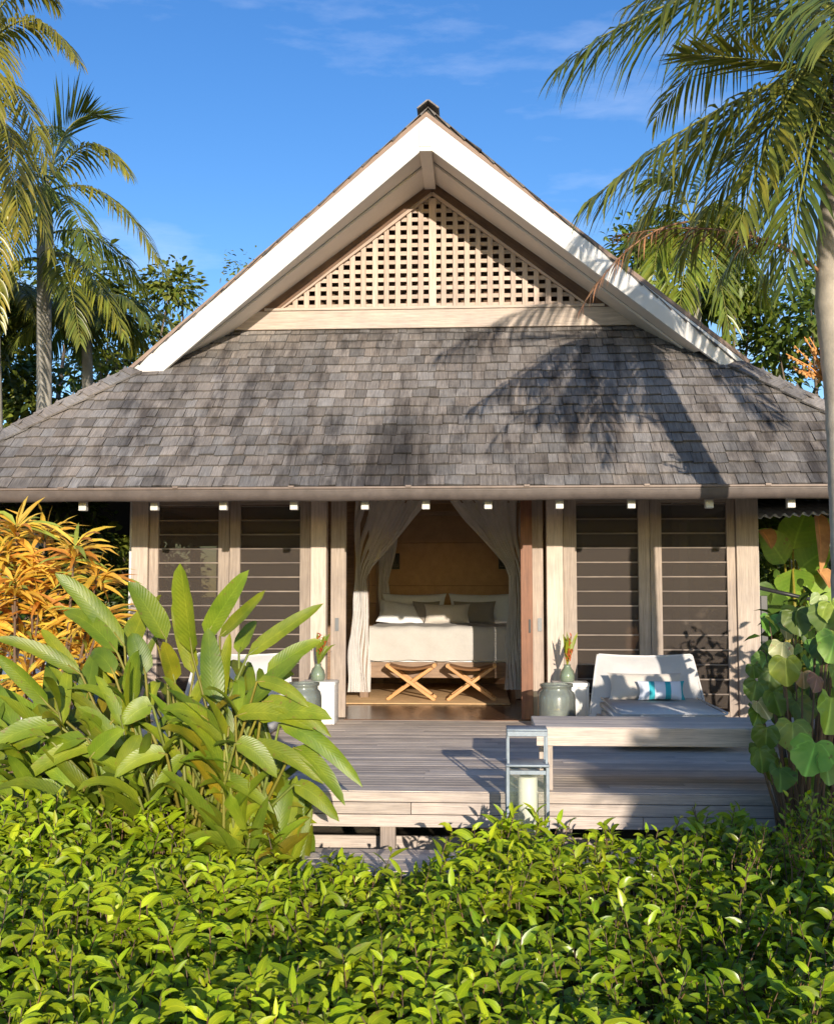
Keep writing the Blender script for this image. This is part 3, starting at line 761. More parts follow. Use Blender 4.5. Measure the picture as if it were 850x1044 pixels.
# ------------------------------------------------------------------ deck furniture
def side_table(x, y, lab, s=.36, h=.43):
    T = thing('side_table', (x, y, 0), lab, 'side table', 'white side tables by the doors')
    m = MB(); m.rbox(x - s / 2, x + s / 2, y - s / 2, y + s / 2, h - .04, h, .006, 2); m.build('table_top', WHITE, T)
    m = MB(); m.rbox(x - s / 2 + .006, x - s / 2 + .03, y - s / 2 + .006, y + s / 2 - .006, 0, h - .042, .004, 2); m.build('side_panel', WHITE, T)
    m = MB(); m.rbox(x + s / 2 - .03, x + s / 2 - .006, y - s / 2 + .006, y + s / 2 - .006, 0, h - .042, .004, 2); m.build('side_panel', WHITE, T)
    m = MB(); m.rbox(x - s / 2 + .032, x + s / 2 - .032, y - s / 2 + .012, y - s / 2 + .03, 0, h - .042, .004, 2); m.build('front_panel', WHITE, T)
side_table(1.36, -.42, 'white cube side table next to the canvas lounge chair with striped cushion')
side_table(-1.22, -.42, 'white cube side table half behind the ginger leaves')
def vase(x, y, z, lab, group='glass flower vases'):
    m = MB(); pr = [(.0, .0), (.062, .0), (.075, .02), (.078, .06), (.066, .11), (.04, .145), (.032, .16), (.040, .175), (.034, .172), (.028, .158), (.034, .14), (.058, .105), (.070, .06), (.066, .022), (0, .012)]
    m.lathe(pr, (x, y, z), 20); tag(m.build('vase', VASEG), lab, 'vase', group)
def leaf(mb, p0, p1, p2, w, nrm=None, n=5, fold=.22, tint=(1, 1, 1), a=.75, tail=.0, sq=.8, wav=0):
    """a leaf blade along the bezier p0 p1 p2; w = full width; nrm = upward side of the blade"""
    base = len(mb.v); p0, p1, p2 = V(p0), V(p1), V(p2)
    nrm = V(nrm) if nrm is not None else V((0, 0, 1))
    for i in range(n + 1):
        t = i / n; s = 1 - t
        c = p0 * (s * s) + p1 * (2 * s * t) + p2 * (t * t)
        d = (p1 - p0) * (2 * s) + (p2 - p1) * (2 * t)
        side = d.cross(nrm)
        if side.length < 1e-6: side = d.cross(V((.3, .2, .9)))
        side.normalize(); nn = side.cross(d).normalized()
        x = tail + (1 - tail) * t if t > 0 else 0
        wv = w / 2 * max(0, math.sin(math.pi * (t ** a))) ** sq if 0 < t < 1 else 0
        up = nn * (fold * wv); up2 = up + nn * (U(-wav, wav) * w); up = up + nn * (U(-wav, wav) * w)
        mb.v.append(tuple(c - side * wv + up)); mb.v.append(tuple(c)); mb.v.append(tuple(c + side * wv + (up2 if 0 < t < 1 else up)))
    for i in range(n):
        b0 = base + i * 3; t0, t1 = i / n, (i + 1) / n
        mb.face((b0, b0 + 1, b0 + 4, b0 + 3), [(t0, 0), (t0, .5), (t1, .5), (t1, 0)], tint, True)
        mb.face((b0 + 1, b0 + 2, b0 + 5, b0 + 4), [(t0, .5), (t0, 1), (t1, 1), (t1, .5)], tint, True)
def ltint(var=.25, yel=.15):
    k = U(1 - var, 1 + var); y = U(-yel, yel); return (k * (1 + y), k, k * (1 - y))
def bouquet(x, y, z, lab, lean, cat='flowers'):
    F = thing('flower_arrangement', (x, y, z), lab, cat, 'flowers in glass vases')
    g_, f_, s_ = MB(), MB(), MB()
    for i in range(12):
        t = U(0, 6.28); r = U(.03, .13); h = U(.12, .3)
        p2 = V((x + r * math.cos(t) + lean * .1, y + r * math.sin(t), z + .05 + h)); p0 = V((x, y, z - .1))
        leaf(g_, V((x, y, z - .02)), (V((x, y, z + .1)) + p2) / 2 + V((0, 0, .04)), p2, U(.02, .04), (0, -1, .3), 4, .2, ltint())
    for i in range(5):
        t = U(-.6, .6); h = U(.10, .30); p2 = V((x + lean * U(.03, .16), y - U(0, .08), z + h))
        s_.tube([(x, y, z - .1), (x + lean * .02, y, z + .05), p2], .004, 5)
        for k in range(5):
            q = p2 - V((lean * .014 * k, 0, .024 * k)); leaf(f_, q, q + V((U(-.02, .02), -.015, .03)), q + V((U(-.05, .05), -.03, U(.02, .06))), .015, (0, -1, .2), 3, .3, ltint(.3, .1))
    g_.build('leaves', L_GING, F); f_.build('petals', L_FLOW, F); s_.build('stems', STEM, F)
vase(1.33, -.42, .43, 'green glass vase on the white table beside the lounge chair')
bouquet(1.33, -.42, .60, 'red and green tropical flowers in the vase beside the lounge chair', .35)
vase(-1.24, -.42, .43, 'green glass vase on the white table behind the ginger leaves')
bouquet(-1.24, -.42, .60, 'spiky red heliconia flowers above the table half hidden by ginger leaves', 1)
def jar(x, y, lab):
    T = thing('glass_jar', (x, y, 0), lab, 'glass jar', 'large glass hurricane jars')
    m = MB(); r = .185
    m.lathe([(0, .004), (r * .88, .004), (r * .98, .03), (r, .08), (r, .31), (r * .93, .36), (r * .80, .385), (r * .80, .41), (r * .88, .42), (r * .88, .445), (r * .82, .445), (r * .76, .40), (r * .90, .35), (r * .95, .30), (r * .95, .06), (0, .03)], (x, y, 0), 32)
    m.build('jar_glass', JARG, T)
    m = MB(); m.lathe([(0, .032), (.07, .032), (.07, .17), (.062, .178), (0, .17)], (x, y, 0), 20); m.build('candle', CANDLE, T)
jar(1.19, -.86, 'big greenish glass jar on the deck before the table by the lounge chair')
jar(-1.32, -.86, 'big greenish glass jar mostly hidden behind the ginger leaves')

def lounge(cx, yb_, lab, dz=0):
    T = thing('lounge_chair', (cx, yb_ - .9, 0), lab, 'lounge chair', 'canvas slipcovered lounge chairs')
    # seat base, widening towards the floor
    def taper(x0, x1, y0, y1, z0, z1, g, r, seg=4):
        m = MB(); bm = bmesh.new(); bmesh.ops.create_cube(bm, size=1)
        for v in bm.verts:
            f = g if v.co.z < 0 else 0
            v.co = V(((x0 + x1) / 2 + v.co.x * (x1 - x0 + 2 * f), (y0 + y1) / 2 + v.co.y * (y1 - y0 + f), (z0 + z1) / 2 + v.co.z * (z1 - z0)))
        bmesh.ops.bevel(bm, geom=bm.edges[:], offset=r, segments=seg, affect='EDGES'); m.add_bm(bm); bm.free(); return m
    taper(cx - .50, cx + .50, yb_ - 1.78, yb_ - .12, .05, .20, .03, .04).build('base', CANV, T)
    taper(cx - .475, cx + .475, yb_ - 1.74, yb_ - .22, .19, .315, 0, .045).build('seat', CANV, T)
    # back: leaning slab, wider below, soft
    m = MB(); nx, nz = 18, 14
    for sgn in (0, 1):
        base = len(m.v)
        for j in range(nz + 1):
            v = j / nz
            for i in range(nx + 1):
                u = i / nx * 2 - 1
                hw = .585 - .115 * v; z = .06 + .665 * v
                z -= .02 * (1 - u * u) * v ** 3                       # top dips between the corners
                yy = yb_ - .30 + .26 * v - (.10 * (1 - u ** 4) * (1 - abs(2 * v - 1) ** 4) if sgn == 0 else -.10 * (1 - u ** 6) * (1 - abs(2 * v - 1) ** 6))
                m.v.append((cx + u * hw * (1 + .015 * math.sin(v * 9)), yy + .006 * math.sin(u * 5 + v * 8), z))
        for j in range(nz):
            for i in range(nx):
                a = base + j * (nx + 1) + i; q = (a, a + 1, a + nx + 2, a + nx + 1)
                m.face(q if sgn == 0 else q[::-1], None, (1, 1, 1), True)
    m.build('backrest', CANV, T)
    m = MB()
    P = lambda u, v: V((cx + u * (.585 - .115 * v), yb_ - .305 + .26 * v, .06 + .665 * v - .02 * (1 - u * u) * v ** 3))
    m.tube([P(-1, .15), P(-1, .5), P(-1, .8), P(-.995, .97), P(-.96, 1.0), P(-.5, 1.0), P(0, 1.0), P(.5, 1.0), P(.96, 1.0), P(.995, .97), P(1, .8), P(1, .5), P(1, .15)], .010, 6, (1.12, 1.12, 1.12))
    z = .315
    m.tube([(cx - .46, yb_ - .3, z), (cx - .46, yb_ - 1.66, z), (cx - .44, yb_ - 1.73, z - .004), (cx + .44, yb_ - 1.73, z - .004), (cx + .46, yb_ - 1.66, z), (cx + .46, yb_ - .3, z)], .009, 6, (1.1, 1.1, 1.1))
    m.build('piping', CANV, T)
    return T
lounge(2.08, -.62, 'canvas lounge chair with the turquoise striped cushion, behind the bench')
lounge(-1.98, -.62, 'canvas lounge chair almost hidden behind the ginger clump')
pillow('cushion', CREAM, (2.03, -1.02, .435), (.72, .28, .14), -24, 0, 'beige cushion on the lounge chair behind the striped one', 'cushion', None)
def stripes():
    m, nt, b = newmat('striped_towelling'); tc = N(nt, 'ShaderNodeTexCoord'); sp = N(nt, 'ShaderNodeSeparateXYZ'); nt.links.new(tc.outputs['Object'], sp.inputs[0])
    w_ = N(nt, 'ShaderNodeMath', operation='MULTIPLY_ADD'); nt.links.new(sp.outputs[0], w_.inputs[0]); w_.inputs[1].default_value = 2 * math.pi / .152; w_.inputs[2].default_value = -.75
    s_ = N(nt, 'ShaderNodeMath', operation='SINE'); nt.links.new(w_.outputs[0], s_.inputs[0])
    nt.links.new(ramp(nt, s_.outputs[0], [(.44, (.74, .78, .86)), (.50, (.04, .40, .47))]), b.inputs['Base Color']); b.inputs['Roughness'].default_value = .95
    bump(nt, b, noise(nt, tc.outputs['Object'], 120, 3), .4, .004); return m
pillow('cushion', stripes(), (2.16, -1.17, .41), (.45, .19, .15), -20, 0, 'small turquoise and white striped cushion on the lounge chair', 'cushion', None)

# bench at the deck edge
T = thing('bench', (1.9, -3.95, 0), 'low weathered plank bench along the front of the deck', 'bench')
m = MB()
for i in range(5): m.box(.815, 3.3, -4.26 + i * .135, -4.26 + i * .135 + .13, .385, .42)
m.build('bench_top', W_DECK, T, .004)
m = MB(); m.box(.82, 3.3, -4.285, -4.264, .295, .418); m.box(.82, 3.3, -3.58, -3.56, .295, .418); m.build('apron', W_FASCIA, T, .003)
for x in (.90, 3.15):
    for ya in (-4.262, -3.65):
        m = MB(); m.box(x - .03, x + .03, ya, ya + .062, -.006, .384); m.build('leg', W_FASCIA, T, .004)

# lantern
lx0, ly0, lz0, lw = .735, -4.72, -.365, .125
T = thing('lantern', (lx0, ly0, lz0), 'tall grey metal lantern with a thick pale candle, at the deck edge', 'lantern')
m = MB()
for sx in (-1, 1):
    for sy in (-1, 1):
        m.box(lx0 + sx * lw - .010, lx0 + sx * lw + .010, ly0 + sy * lw - .010, ly0 + sy * lw + .010, lz0, .235, (1, 1, 1))
for z0, z1 in ((lz0, lz0 + .025), (.19, .215)):
    for s in (-1, 1):
        m.box(lx0 - lw + .011, lx0 + lw - .011, ly0 + s * lw - .009, ly0 + s * lw + .009, z0, z1, (1, 1, 1)); m.box(lx0 + s * lw - .009, lx0 + s * lw + .009, ly0 - lw + .011, ly0 + lw - .011, z0, z1, (1, 1, 1))
m.build('frame', LANT, T, .002)
m = MB(); m.rbox(lx0 - lw - .012, lx0 + lw + .012, ly0 - lw - .012, ly0 + lw + .012, .237, .252, .004, 2); m.build('roof_plate', LANT, T)
m = MB(); m.rbox(lx0 - lw + .012, lx0 + lw - .012, ly0 - lw + .012, ly0 + lw - .012, lz0 + .004, lz0 + .016, .003, 2); m.build('base_plate', LANT, T)
m = MB()                                           # tall strap handle: uprights and a flat bar
for s in (-1, 1):
    m.box(lx0 + s * (lw - .004) - .008, lx0 + s * (lw - .004) + .008, ly0 - .10, ly0 - .082, .253, .455, (1, 1, 1)); m.box(lx0 + s * (lw - .004) - .008, lx0 + s * (lw - .004) + .008, ly0 + .082, ly0 + .10, .253, .455, (1, 1, 1))
m.rbox(lx0 - lw - .004, lx0 + lw + .004, ly0 - .105, ly0 + .105, .456, .470, .004, 2)
m.box(lx0 - lw, lx0 + lw, ly0 - .108, ly0 - .098, .425, .4555, (1, 1, 1)); m.build('handle', LANT, T, .002)
m = MB()
for s in (-1, 1):
    m.box(lx0 - lw + .012, lx0 + lw - .012, ly0 + s * (lw - .004) - .0015, ly0 + s * (lw - .004) + .0015, lz0 + .026, .189, (1, 1, 1)); m.box(lx0 + s * (lw - .004) - .0015, lx0 + s * (lw - .004) + .0015, ly0 - lw + .012, ly0 + lw - .012, lz0 + .026, .189, (1, 1, 1))
m.build('panes', GLASS, T)
m = MB(); m.lathe([(0, 0), (.062, 0), (.062, .50), (.055, .508), (0, .49)], (lx0 + .005, ly0, lz0 + .017), 22); m.build('candle', CANDLE, T)

# handrail and corrugated lean-to beyond the corner
T = thing('handrail', (3.55, .3, GZ), 'dark metal handrail with a sloping rail beside the corner post', 'handrail')
m = MB(); m.box(3.47, 3.54, .27, .33, GZ, 1.31, (1, 1, 1)); m.build('rail_post', DARKM, T, .004)
m = MB(); m.tube([(3.44, .3, 1.40), (4.2, .3, 1.225)], .022, 8); m.box(4.12, 4.18, .28, .33, GZ, 1.22, (1, 1, 1)); m.build('rail', DARKM, T)
T = thing('lean_to', (4.6, 1.5, GZ), 'corrugated lean-to roof on thin posts beyond the corner of the bungalow', 'lean-to')
m = MB(); n = 120
for i in range(n + 1):
    x = 3.45 + 2.4 * i / n; z = 2.17 + .024 * math.sin(x * 2 * math.pi / .105) + (x - 3.45) * .055
    for y, dz in ((.5, 0), (2.6, .35)): m.v.append((x, y, z + dz)); m.v.append((x, y, z + dz + .012))
for i in range(n):
    a = i * 4
    for p, q in ((0, 2), (3, 1), (1, 0), (2, 3)): m.face((a + p, a + q, a + 4 + q, a + 4 + p), None, (1, 1, 1), True)
m.build('corrugated_roof', CORR, T)
for x in (3.7, 5.7):
    m = MB(); m.box(x - .04, x + .04, 2.3, 2.38, GZ, 2.42); m.build('post', W_FRAME, T)

# white sun lounger glimpsed on the far side of the ginger clump
T = thing('sun_lounger', (-4.0, -1.5, -.008), 'white cushioned sun lounger between the golden shrub and the ginger clump', 'sun lounger')
m = MB(); m.rbox(-4.5, -3.55, -2.08, -.95, .17, .30, .05, 4); m.build('mattress', LINEN, T)
m = MB(); m.rbox(-.42, .42, -.06, .06, 0, .55, .05, 4, Matrix.Translation((-4.0, -.92, .27)) @ Matrix.Rotation(R(-28), 4, 'X')); m.build('backrest', LINEN, T)
m = MB(); m.box(-4.5, -3.5, -2.06, -.86, .09, .168); m.build('frame', WHITE, T)
for x in (-4.4, -3.6):
    for y in (-2.0, -.95):
        m = MB(); m.box(x - .03, x + .03, y - .03, y + .03, -.008, .09); m.build('leg', WHITE, T)

# ================================================================== PLANTS
def bez(p0, p1, p2, t):
    s = 1 - t; return p0 * (s * s) + p1 * (2 * s * t) + p2 * (t * t)
def frond(lf, st, p0, p1, p2, ll=.6, n=46, droop=.55, w=.035, tint=None, lean=.55, r=.016, start=.12, spread=1.0, stiff=.0):
    """a feather palm leaf: rachis p0 p1 p2 with two ranks of hanging leaflets"""
    p0, p1, p2 = V(p0), V(p1), V(p2)
    st.tube([bez(p0, p1, p2, i / 8) for i in range(9)], [r * (1.15 - .95 * i / 8) for i in range(9)], 6)
    bt = tint or (1, 1, 1)
    for i in range(n):
        t = start + (1 - start) * (i + .5) / n
        c = bez(p0, p1, p2, t); d = (bez(p0, p1, p2, min(1, t + .02)) - bez(p0, p1, p2, t - .02)).normalized()
        side = d.cross(V((0, 0, 1)))
        if side.length < .1: side = d.cross(V((0, 1, 0)))
        side.normalize(); upn = side.cross(d).normalized()
        prof = (.55 + .45 * math.sin(math.pi * min(1, (t - start) / (1 - start) * 1.05) ** .7)) * (1 if t < .85 else 1 - .45 * (t - .85) / .15)
        for s in (-1, 1):
            L = ll * prof * U(.85, 1.12)
            dr = (side * s * spread + d * (lean + .9 * t * t) + upn * U(-.1, .4)).normalized()
            g = droop * U(.75, 1.25)
            q1 = c + dr * L * .5 + V((0, 0, -.06 * g * L))
            e2 = (dr * (1 - .5 * g) + V((0, 0, -g)) + V((U(-.1, .1), U(-.1, .1), 0))).normalized()
            q2 = q1 + e2 * L * .55
            nn = (upn + side * s * U(-.3, .5) + V((U(-.4, .4), U(-.4, .4), 0))).normalized()
            k = U(.75, 1.25); y_ = U(-.08, .16)
            leaf(lf, c, q1, q2, w * U(.8, 1.15), nn, 4, .25, (bt[0] * k * (1 + y_), bt[1] * k, bt[2] * k * (1 - y_)), .6)

# ---- palm whose trunk runs up beside the frame edge
def palm(name, base, tops, trunk_r, fronds, label, group, bark, ll, n, w, droop, dead=(), tints=None):
    T = thing(name, base, label, 'palm tree', group)
    m = MB(); pts = [V(base)] + [V(p) for p in tops]
    # ringed trunk
    full = []; rad = []
    for i in range(len(pts) - 1):
        k = max(2, int((pts[i + 1] - pts[i]).length / .07))
        for j in range(k):
            t = j / k; full.append(pts[i].lerp(pts[i + 1], t)); rad.append((trunk_r[i] + (trunk_r[i + 1] - trunk_r[i]) * t) * (1 + (.035 if (len(full) % 3) == 0 else U(-.01, .01))))
    full.append(pts[-1]); rad.append(trunk_r[-1])
    m.tube(full, rad, 14); m.build('trunk', bark, T)
    lf, st = MB(), MB()
    for i, f in enumerate(fronds):
        kw = dict(ll=ll, n=n, w=w, droop=droop); kw.update(f[3] if len(f) > 3 else {})
        if tints and 'tint' not in kw: kw['tint'] = random.choice(tints)
        frond(lf, st, f[0], f[1], f[2], **kw)
    c = lf.build('crown', L_PALM, T); st.build('leaf_stalks', STEM, T)
    if dead:
        lf, st = MB(), MB()
        for f in dead: frond(lf, st, f[0], f[1], f[2], **f[3])
        o = lf.build('dead_frond', L_DRY, T); st.build('dead_stalk', L_DRY, T)
    return T
ct = at(868, 20, -4)
def A(x, y, Y=-4): return at(x, y, Y)
fr = [
    (ct, A(735, -60, -4.4), A(572, 66, -4.7), dict(ll=.92, droop=1.15, n=52)),
    (ct, A(770, -60, -3.2), A(640, 8, -3.0), dict(ll=.8, droop=1.0)),
    (A(866, 60), A(730, 92, -4.3), A(600, 205, -4.6), dict(ll=.84, droop=1.0, n=54)),
    (A(866, 80), A(700, 95, -3.6), A(640, 262, -3.5), dict(ll=.76, droop=1.0)),
    (ct, A(800, 60, -4.6), A(752, 235, -4.9), dict(ll=.62, droop=.9)),
    (ct, A(830, 90, -4.8), A(800, 290, -5.0), dict(ll=.6, droop=.9)),
    (ct, A(840, 70, -3.6), A(775, 300, -3.2), dict(ll=.6, droop=.9)),
    (ct, A(850, -120, -4.2), A(760, -60, -4.6), dict(ll=.7)),
    (A(862, 75), A(790, 60, -4.2), A(695, 55, -4.4), dict(ll=.5, droop=.05, n=36, lean=.9)),
    (A(866, 70), A(770, 110, -3.4), A(690, 270, -3.1), dict(ll=.66, droop=1.0)), (A(866, 70), A(820, 130, -3.8), A(735, 285, -3.7), dict(ll=.62, droop=1.0)), (ct, A(760, -20, -3.0), A(668, 120, -2.6), dict(ll=.66, droop=.9)),
    (ct, A(960, -60, -4), A(1080, 70, -4.4), {}), (ct, A(930, -80, -3), A(1000, 20, -1.8), {}), (ct, A(920, -60, -5), A(1000, 80, -6), {}),
    (ct, A(860, -60, -5.4), A(850, 40, -6.4), {}), (ct, A(850, -50, -3), A(830, 60, -1.6), {}), (ct, A(960, 80, -4), A(1010, 260, -4.2), {}),
    (ct, A(900, 60, -3.4), A(905, 260, -3.0), {}),
]
dead = [(A(845, 285, -4), A(770, 212, -4.15), A(628, 240, -4.3), dict(ll=.34, n=46, droop=1.0, w=.012, start=.25, r=.013, tint=(.55, .5, .5))),
        (A(700, 226, -4.2), A(640, 232, -4.3), A(590, 318, -4.4), dict(ll=.30, n=22, droop=1.1, w=.012, start=.2, r=.008, tint=(1.2, 1.1, 1.05)))]
base = A(868, 606, -4); base.z = GZ
palm('palm_tree', base, [A(866, 540), A(859, 400), A(853, 310), A(855, 240), A(860, 120), A(866, 40)], [.16, .13, .125, .150, .15, .11, .07], fr,
     'tall palm with pale ringed trunk, drooping over the gable with a dead brown frond', 'palm trees around the bungalow', TRUNK, .80, 46, .030, 1.05, dead, [(1, 1, 1), (1.25, 1.15, .9), (.7, .8, .8)])
# ---- palms on the other side
P = lambda x, y, Y=2.5: at(x, y, Y)
ct2 = P(47, 195)
fr2 = [
    (ct2, P(92, 108), P(132, 178, 2.2), dict(ll=.62, droop=1.1, n=40)),
    (ct2, P(115, 165, 2.3), P(166, 275, 2.0), dict(ll=.60, droop=.9, n=40)),
    (ct2, P(62, 110, 2.6), P(100, 118, 2.4), dict(ll=.8, droop=.12, lean=1.0)),
    (ct2, P(20, 100), P(-25, 150), {}), (ct2, P(20, 170), P(-30, 260), {}),
    (ct2, P(40, 130, 1.6), P(35, 240, .9), {}), (ct2, P(45, 100, 3.5), P(60, 140, 4.3), {}),
    (P(48, 260), P(90, 245, 2.2), P(128, 345, 1.9), dict(ll=.6, tint=(1.35, 1.3, .9))),
    (P(48, 255), P(70, 250, 1.9), P(82, 350, 1.6), dict(ll=.55)), (P(48, 265), P(0, 250, 2.0), P(-40, 350, 2), dict(ll=.6)),
    (P(46, 240), P(100, 215, 3.2), P(150, 300, 3.6), dict(ll=.6)), (ct2, P(80, 190, 1.8), P(95, 270, 1.2), dict(ll=.55)),
    (ct2, P(10, 190, 1.8), P(5, 300, 1.2), dict(ll=.55)),
]
base = P(42, 606); base.z = GZ
palm('palm_tree', base, [P(45, 420), P(45, 300), P(46, 240), P(47, 185)], [.12, .10, .095, .11, .05], fr2,
     'slender grey-trunked palm whose arching fronds stand clear against the sky by the lower roof hip', 'palm trees around the bungalow', TRUNKG, .70, 40, .036, 1.05, (), [(1, 1, 1), (1.3, 1.15, .8), (.75, .85, .8)])
P = lambda x, y, Y=.5: at(x, y, Y)
ct3 = P(-22, 55)
fr3 = [
    (ct3, P(35, -18), P(80, 62, .2), dict(ll=.62, droop=1.1, n=44)), (ct3, P(20, -60), P(60, 8, .8), dict(ll=.5, droop=.9)),
    (P(-22, 80), P(18, 55, .2), P(48, 170, 0), dict(ll=.6, tint=(1.25, 1.05, .75))), (P(-22, 90), P(10, 90, -.2), P(20, 240, -.4), dict(ll=.6, tint=(1.3, 1.05, .7))),
    (P(-20, 110), P(25, 120, .4), P(52, 262, .3), dict(ll=.55, tint=(1.4, 1.15, .8))), (ct3, P(-40, 60), P(-90, 160), {}), (ct3, P(-60, -20), P(-120, 60), {}),
    (ct3, P(-20, 0, -1), P(-10, 120, -1.6), {}), (ct3, P(-20, -30, 1.8), P(-10, 60, 2.6), {}), (P(-20, 120), P(-5, 140, 0), P(0, 330, -.2), dict(ll=.5, tint=(1.5, 1.2, .8))),
]
base = P(-24, 606); base.z = GZ
palm('palm_tree', base, [P(-24, 300), P(-22, 140), P(-22, 50)], [.13, .10, .11, .05], fr3,
     'palm with golden-brown fronds cut off by the picture edge above the golden shrub', 'palm trees around the bungalow', TRUNKG, .70, 44, .034, 1.05, (), [(1.1, 1, .9), (1.4, 1.15, .8)])
P = lambda x, y, Y=5: at(x, y, Y)
ct4 = P(705, 225)
fr4 = [(ct4, P(x1, y1, Y1), P(x2, y2, Y2), dict(ll=.7, droop=d)) for x1, y1, Y1, x2, y2, Y2, d in (
    (670, 190, 5, 640, 250, 4.8, .8), (690, 160, 5, 655, 190, 5, .4), (740, 180, 5, 775, 260, 5, .8), (700, 240, 4.4, 690, 340, 4.2, .9), (730, 240, 4.6, 745, 350, 4.4, .9), (760, 220, 5, 790, 330, 5, .9), (660, 230, 4.8, 668, 300, 4.6, .9), (720, 150, 5, 740, 160, 5, .3), (700, 200, 6, 690, 260, 7, .8))]
base = P(712, 606); base.z = GZ
palm('palm_tree', base, [P(708, 350), P(706, 230)], [.14, .12, .08], fr4, 'bushy palm rising behind the roof slope under the dead frond', 'palm trees around the bungalow', TRUNKG, .7, 40, .045, .85, (), [(1.2, 1.3, .8), (.9, 1, .8)])

P = lambda x, y, Y=4.5: at(x, y, Y)
for cx_, cy_, Y_, lab in ((88, 318, 4.5, 'low palm with drooping fronds just behind the roof hip, beside the grey trunk'), (-6, 300, 3.6, 'low dark palm between the grey trunk and the picture edge')):
    c0 = P(cx_, cy_, Y_); fr5 = []
    for i in range(13):
        a = i * 2.4 + cx_; e = U(.15, .9); L = U(1.0, 1.7)
        p1 = c0 + V((math.cos(a) * L * .55, math.sin(a) * L * .45, L * .5 * e)); p2 = c0 + V((math.cos(a) * L, math.sin(a) * L * .8, L * (.35 * e - .55)))
        fr5.append((c0, p1, p2, dict(ll=U(.5, .7), droop=U(.7, 1.1))))
    b_ = P(cx_ + 3, 606, Y_); b_.z = GZ
    palm('palm_tree', b_, [b_.lerp(c0, .6) + V((.05, 0, 0)), c0], [.12, .10, .07], fr5, lab, 'palm trees around the bungalow', TRUNKG, .62, 38, .036, .9, (), [(.8, .85, .8), (1.05, 1, .8), (.65, .75, .75)])

# fruit stalk on the tall palm
m = MB()
o = A(846, 392, -3.9)
for i in range(26):
    t = U(-.9, .9); h = U(.12, .36)
    p = o + V((math.sin(t) * h - .1, U(-.08, .08), math.cos(t) * h))
    m.tube([o, (o + p) / 2 + V((U(-.02, .02), 0, .02)), p], [.007, .005, .004], 5, (1.2, 1, .8))
    for k in range(7):
        q = o.lerp(p, .35 + .65 * rnd()) + V((U(-.012, .012), U(-.012, .012), U(-.012, .012))); r_ = U(.008, .015)
        m.tube([q - V((0, 0, r_)), q, q + V((0, 0, r_))], [r_ * .4, r_, r_ * .4], 5, ltint(.25, .1))
tag(m.build('flower_stalk', plain('orange_palm_flowers', (.62, .33, .12), .7, .2, 20)), 'orange branching flower stalk on the pale palm trunk near the roof edge', 'flower stalk')

# ---- broadleaf trees
def tree(base, h, spread, nl, ls, label, trunk_h=.45, tint=(1, 1, 1), lobes=9, seed=1, mat=None, name='broadleaf_tree', flat=.75):
    rs = random.Random(seed); base = V(base)
    T = thing(name, base, label, 'tree', 'trees around the bungalow')
    m = MB(); top = base + V((rs.uniform(-.3, .3), rs.uniform(-.3, .3), h * trunk_h))
    m.tube([base, base.lerp(top, .5) + V((rs.uniform(-.15, .15), 0, 0)), top], [.05 * spread + .06, .04 * spread + .05, .03 * spread + .04], 9)
    lob = []
    for i in range(lobes):
        a = rs.uniform(0, 6.28); r = spread * math.sqrt(rs.uniform(.02, 1)); z = h * rs.uniform(trunk_h * .8, 1)
        r *= max(.35, math.sqrt(max(0, 1 - (2 * (z / h - .62)) ** 2)))
        c = base + V((r * math.cos(a), r * math.sin(a), z)); lob.append((c, spread * rs.uniform(.24, .46)))
        m.tube([top - V((0, 0, h * .1 * rs.random())), (top + c) / 2 + V((0, 0, .15)), c], [.03 * spread + .02, .018 * spread + .012, .008], 6)
    m.build('trunk', BARK, T)
    lf = MB()
    for i in range(nl):
        c, r = rs.choice(lob)
        d = V((rs.gauss(0, 1), rs.gauss(0, 1), rs.gauss(0, 1) * flat)).normalized()
        p = c + d * r * (rs.random() ** .42) * rs.uniform(.8, 1.15)
        L = ls * rs.uniform(.6, 1.3); q = (d * .8 + V((rs.uniform(-1, 1), rs.uniform(-1, 1), rs.uniform(-.6, .5)))).normalized()
        k = rs.uniform(.65, 1.35); y = rs.uniform(-.1, .2)
        leaf(lf, p, p + q * L * .5 + V((0, 0, .1 * L)), p + q * L + V((0, 0, -.2 * L)), L * .42, (d + V((0, 0, .6))).normalized(), 3, .2, (tint[0] * k * (1 + y), tint[1] * k, tint[2] * k * (1 - y)), .75)
    lf.build('crown', mat or L_TREE, T)
    return T
def gp(x, Y): p = at(x, 606, Y); p.z = GZ; return p
def hh(x, y, Y): return at(x, y, Y).z - GZ
tree(gp(35, 7), hh(40, 262, 7), 2.5, 12000, .20, 'bushy broadleaf tree behind the slender grey palm trunk', .25, (1.05, 1.05, .85), 16, 11)
tree(gp(-60, 4), hh(0, 300, 4), 2.1, 10000, .19, 'bushy tree filling the gap below the golden-brown palm fronds', .2, (.95, .95, .8), 14, 12)
tree(gp(85, 9), hh(85, 300, 9), 1.5, 4500, .17, 'leafy tree between the slender grey trunk and the bungalow hip', .2, (1.0, 1.0, .8), 16, 23)
tree(gp(200, 10), hh(203, 258, 10), 1.55, 2600, .12, 'small feathery olive tree peeking over the roof beside the arching palm', .5, (1.5, 1.35, .9), 12, 13)
tree(gp(130, 8), hh(150, 290, 8), 1.7, 4600, .17, 'yellow-green tree close behind the shingled hip below the arching palm', .3, (1.15, 1.1, .8), 12, 14)
tree(gp(640, 10), hh(640, 232, 10), 1.8, 6000, .18, 'bright green tree behind the gable slope and the dead frond', .35, (1.1, 1.25, .8), 14, 15)
tree(gp(760, 8), hh(770, 255, 8), 2.9, 11000, .19, 'dense sunlit green tree between the bushy palm and the pale trunk', .25, (1.05, 1.2, .75), 18, 16)
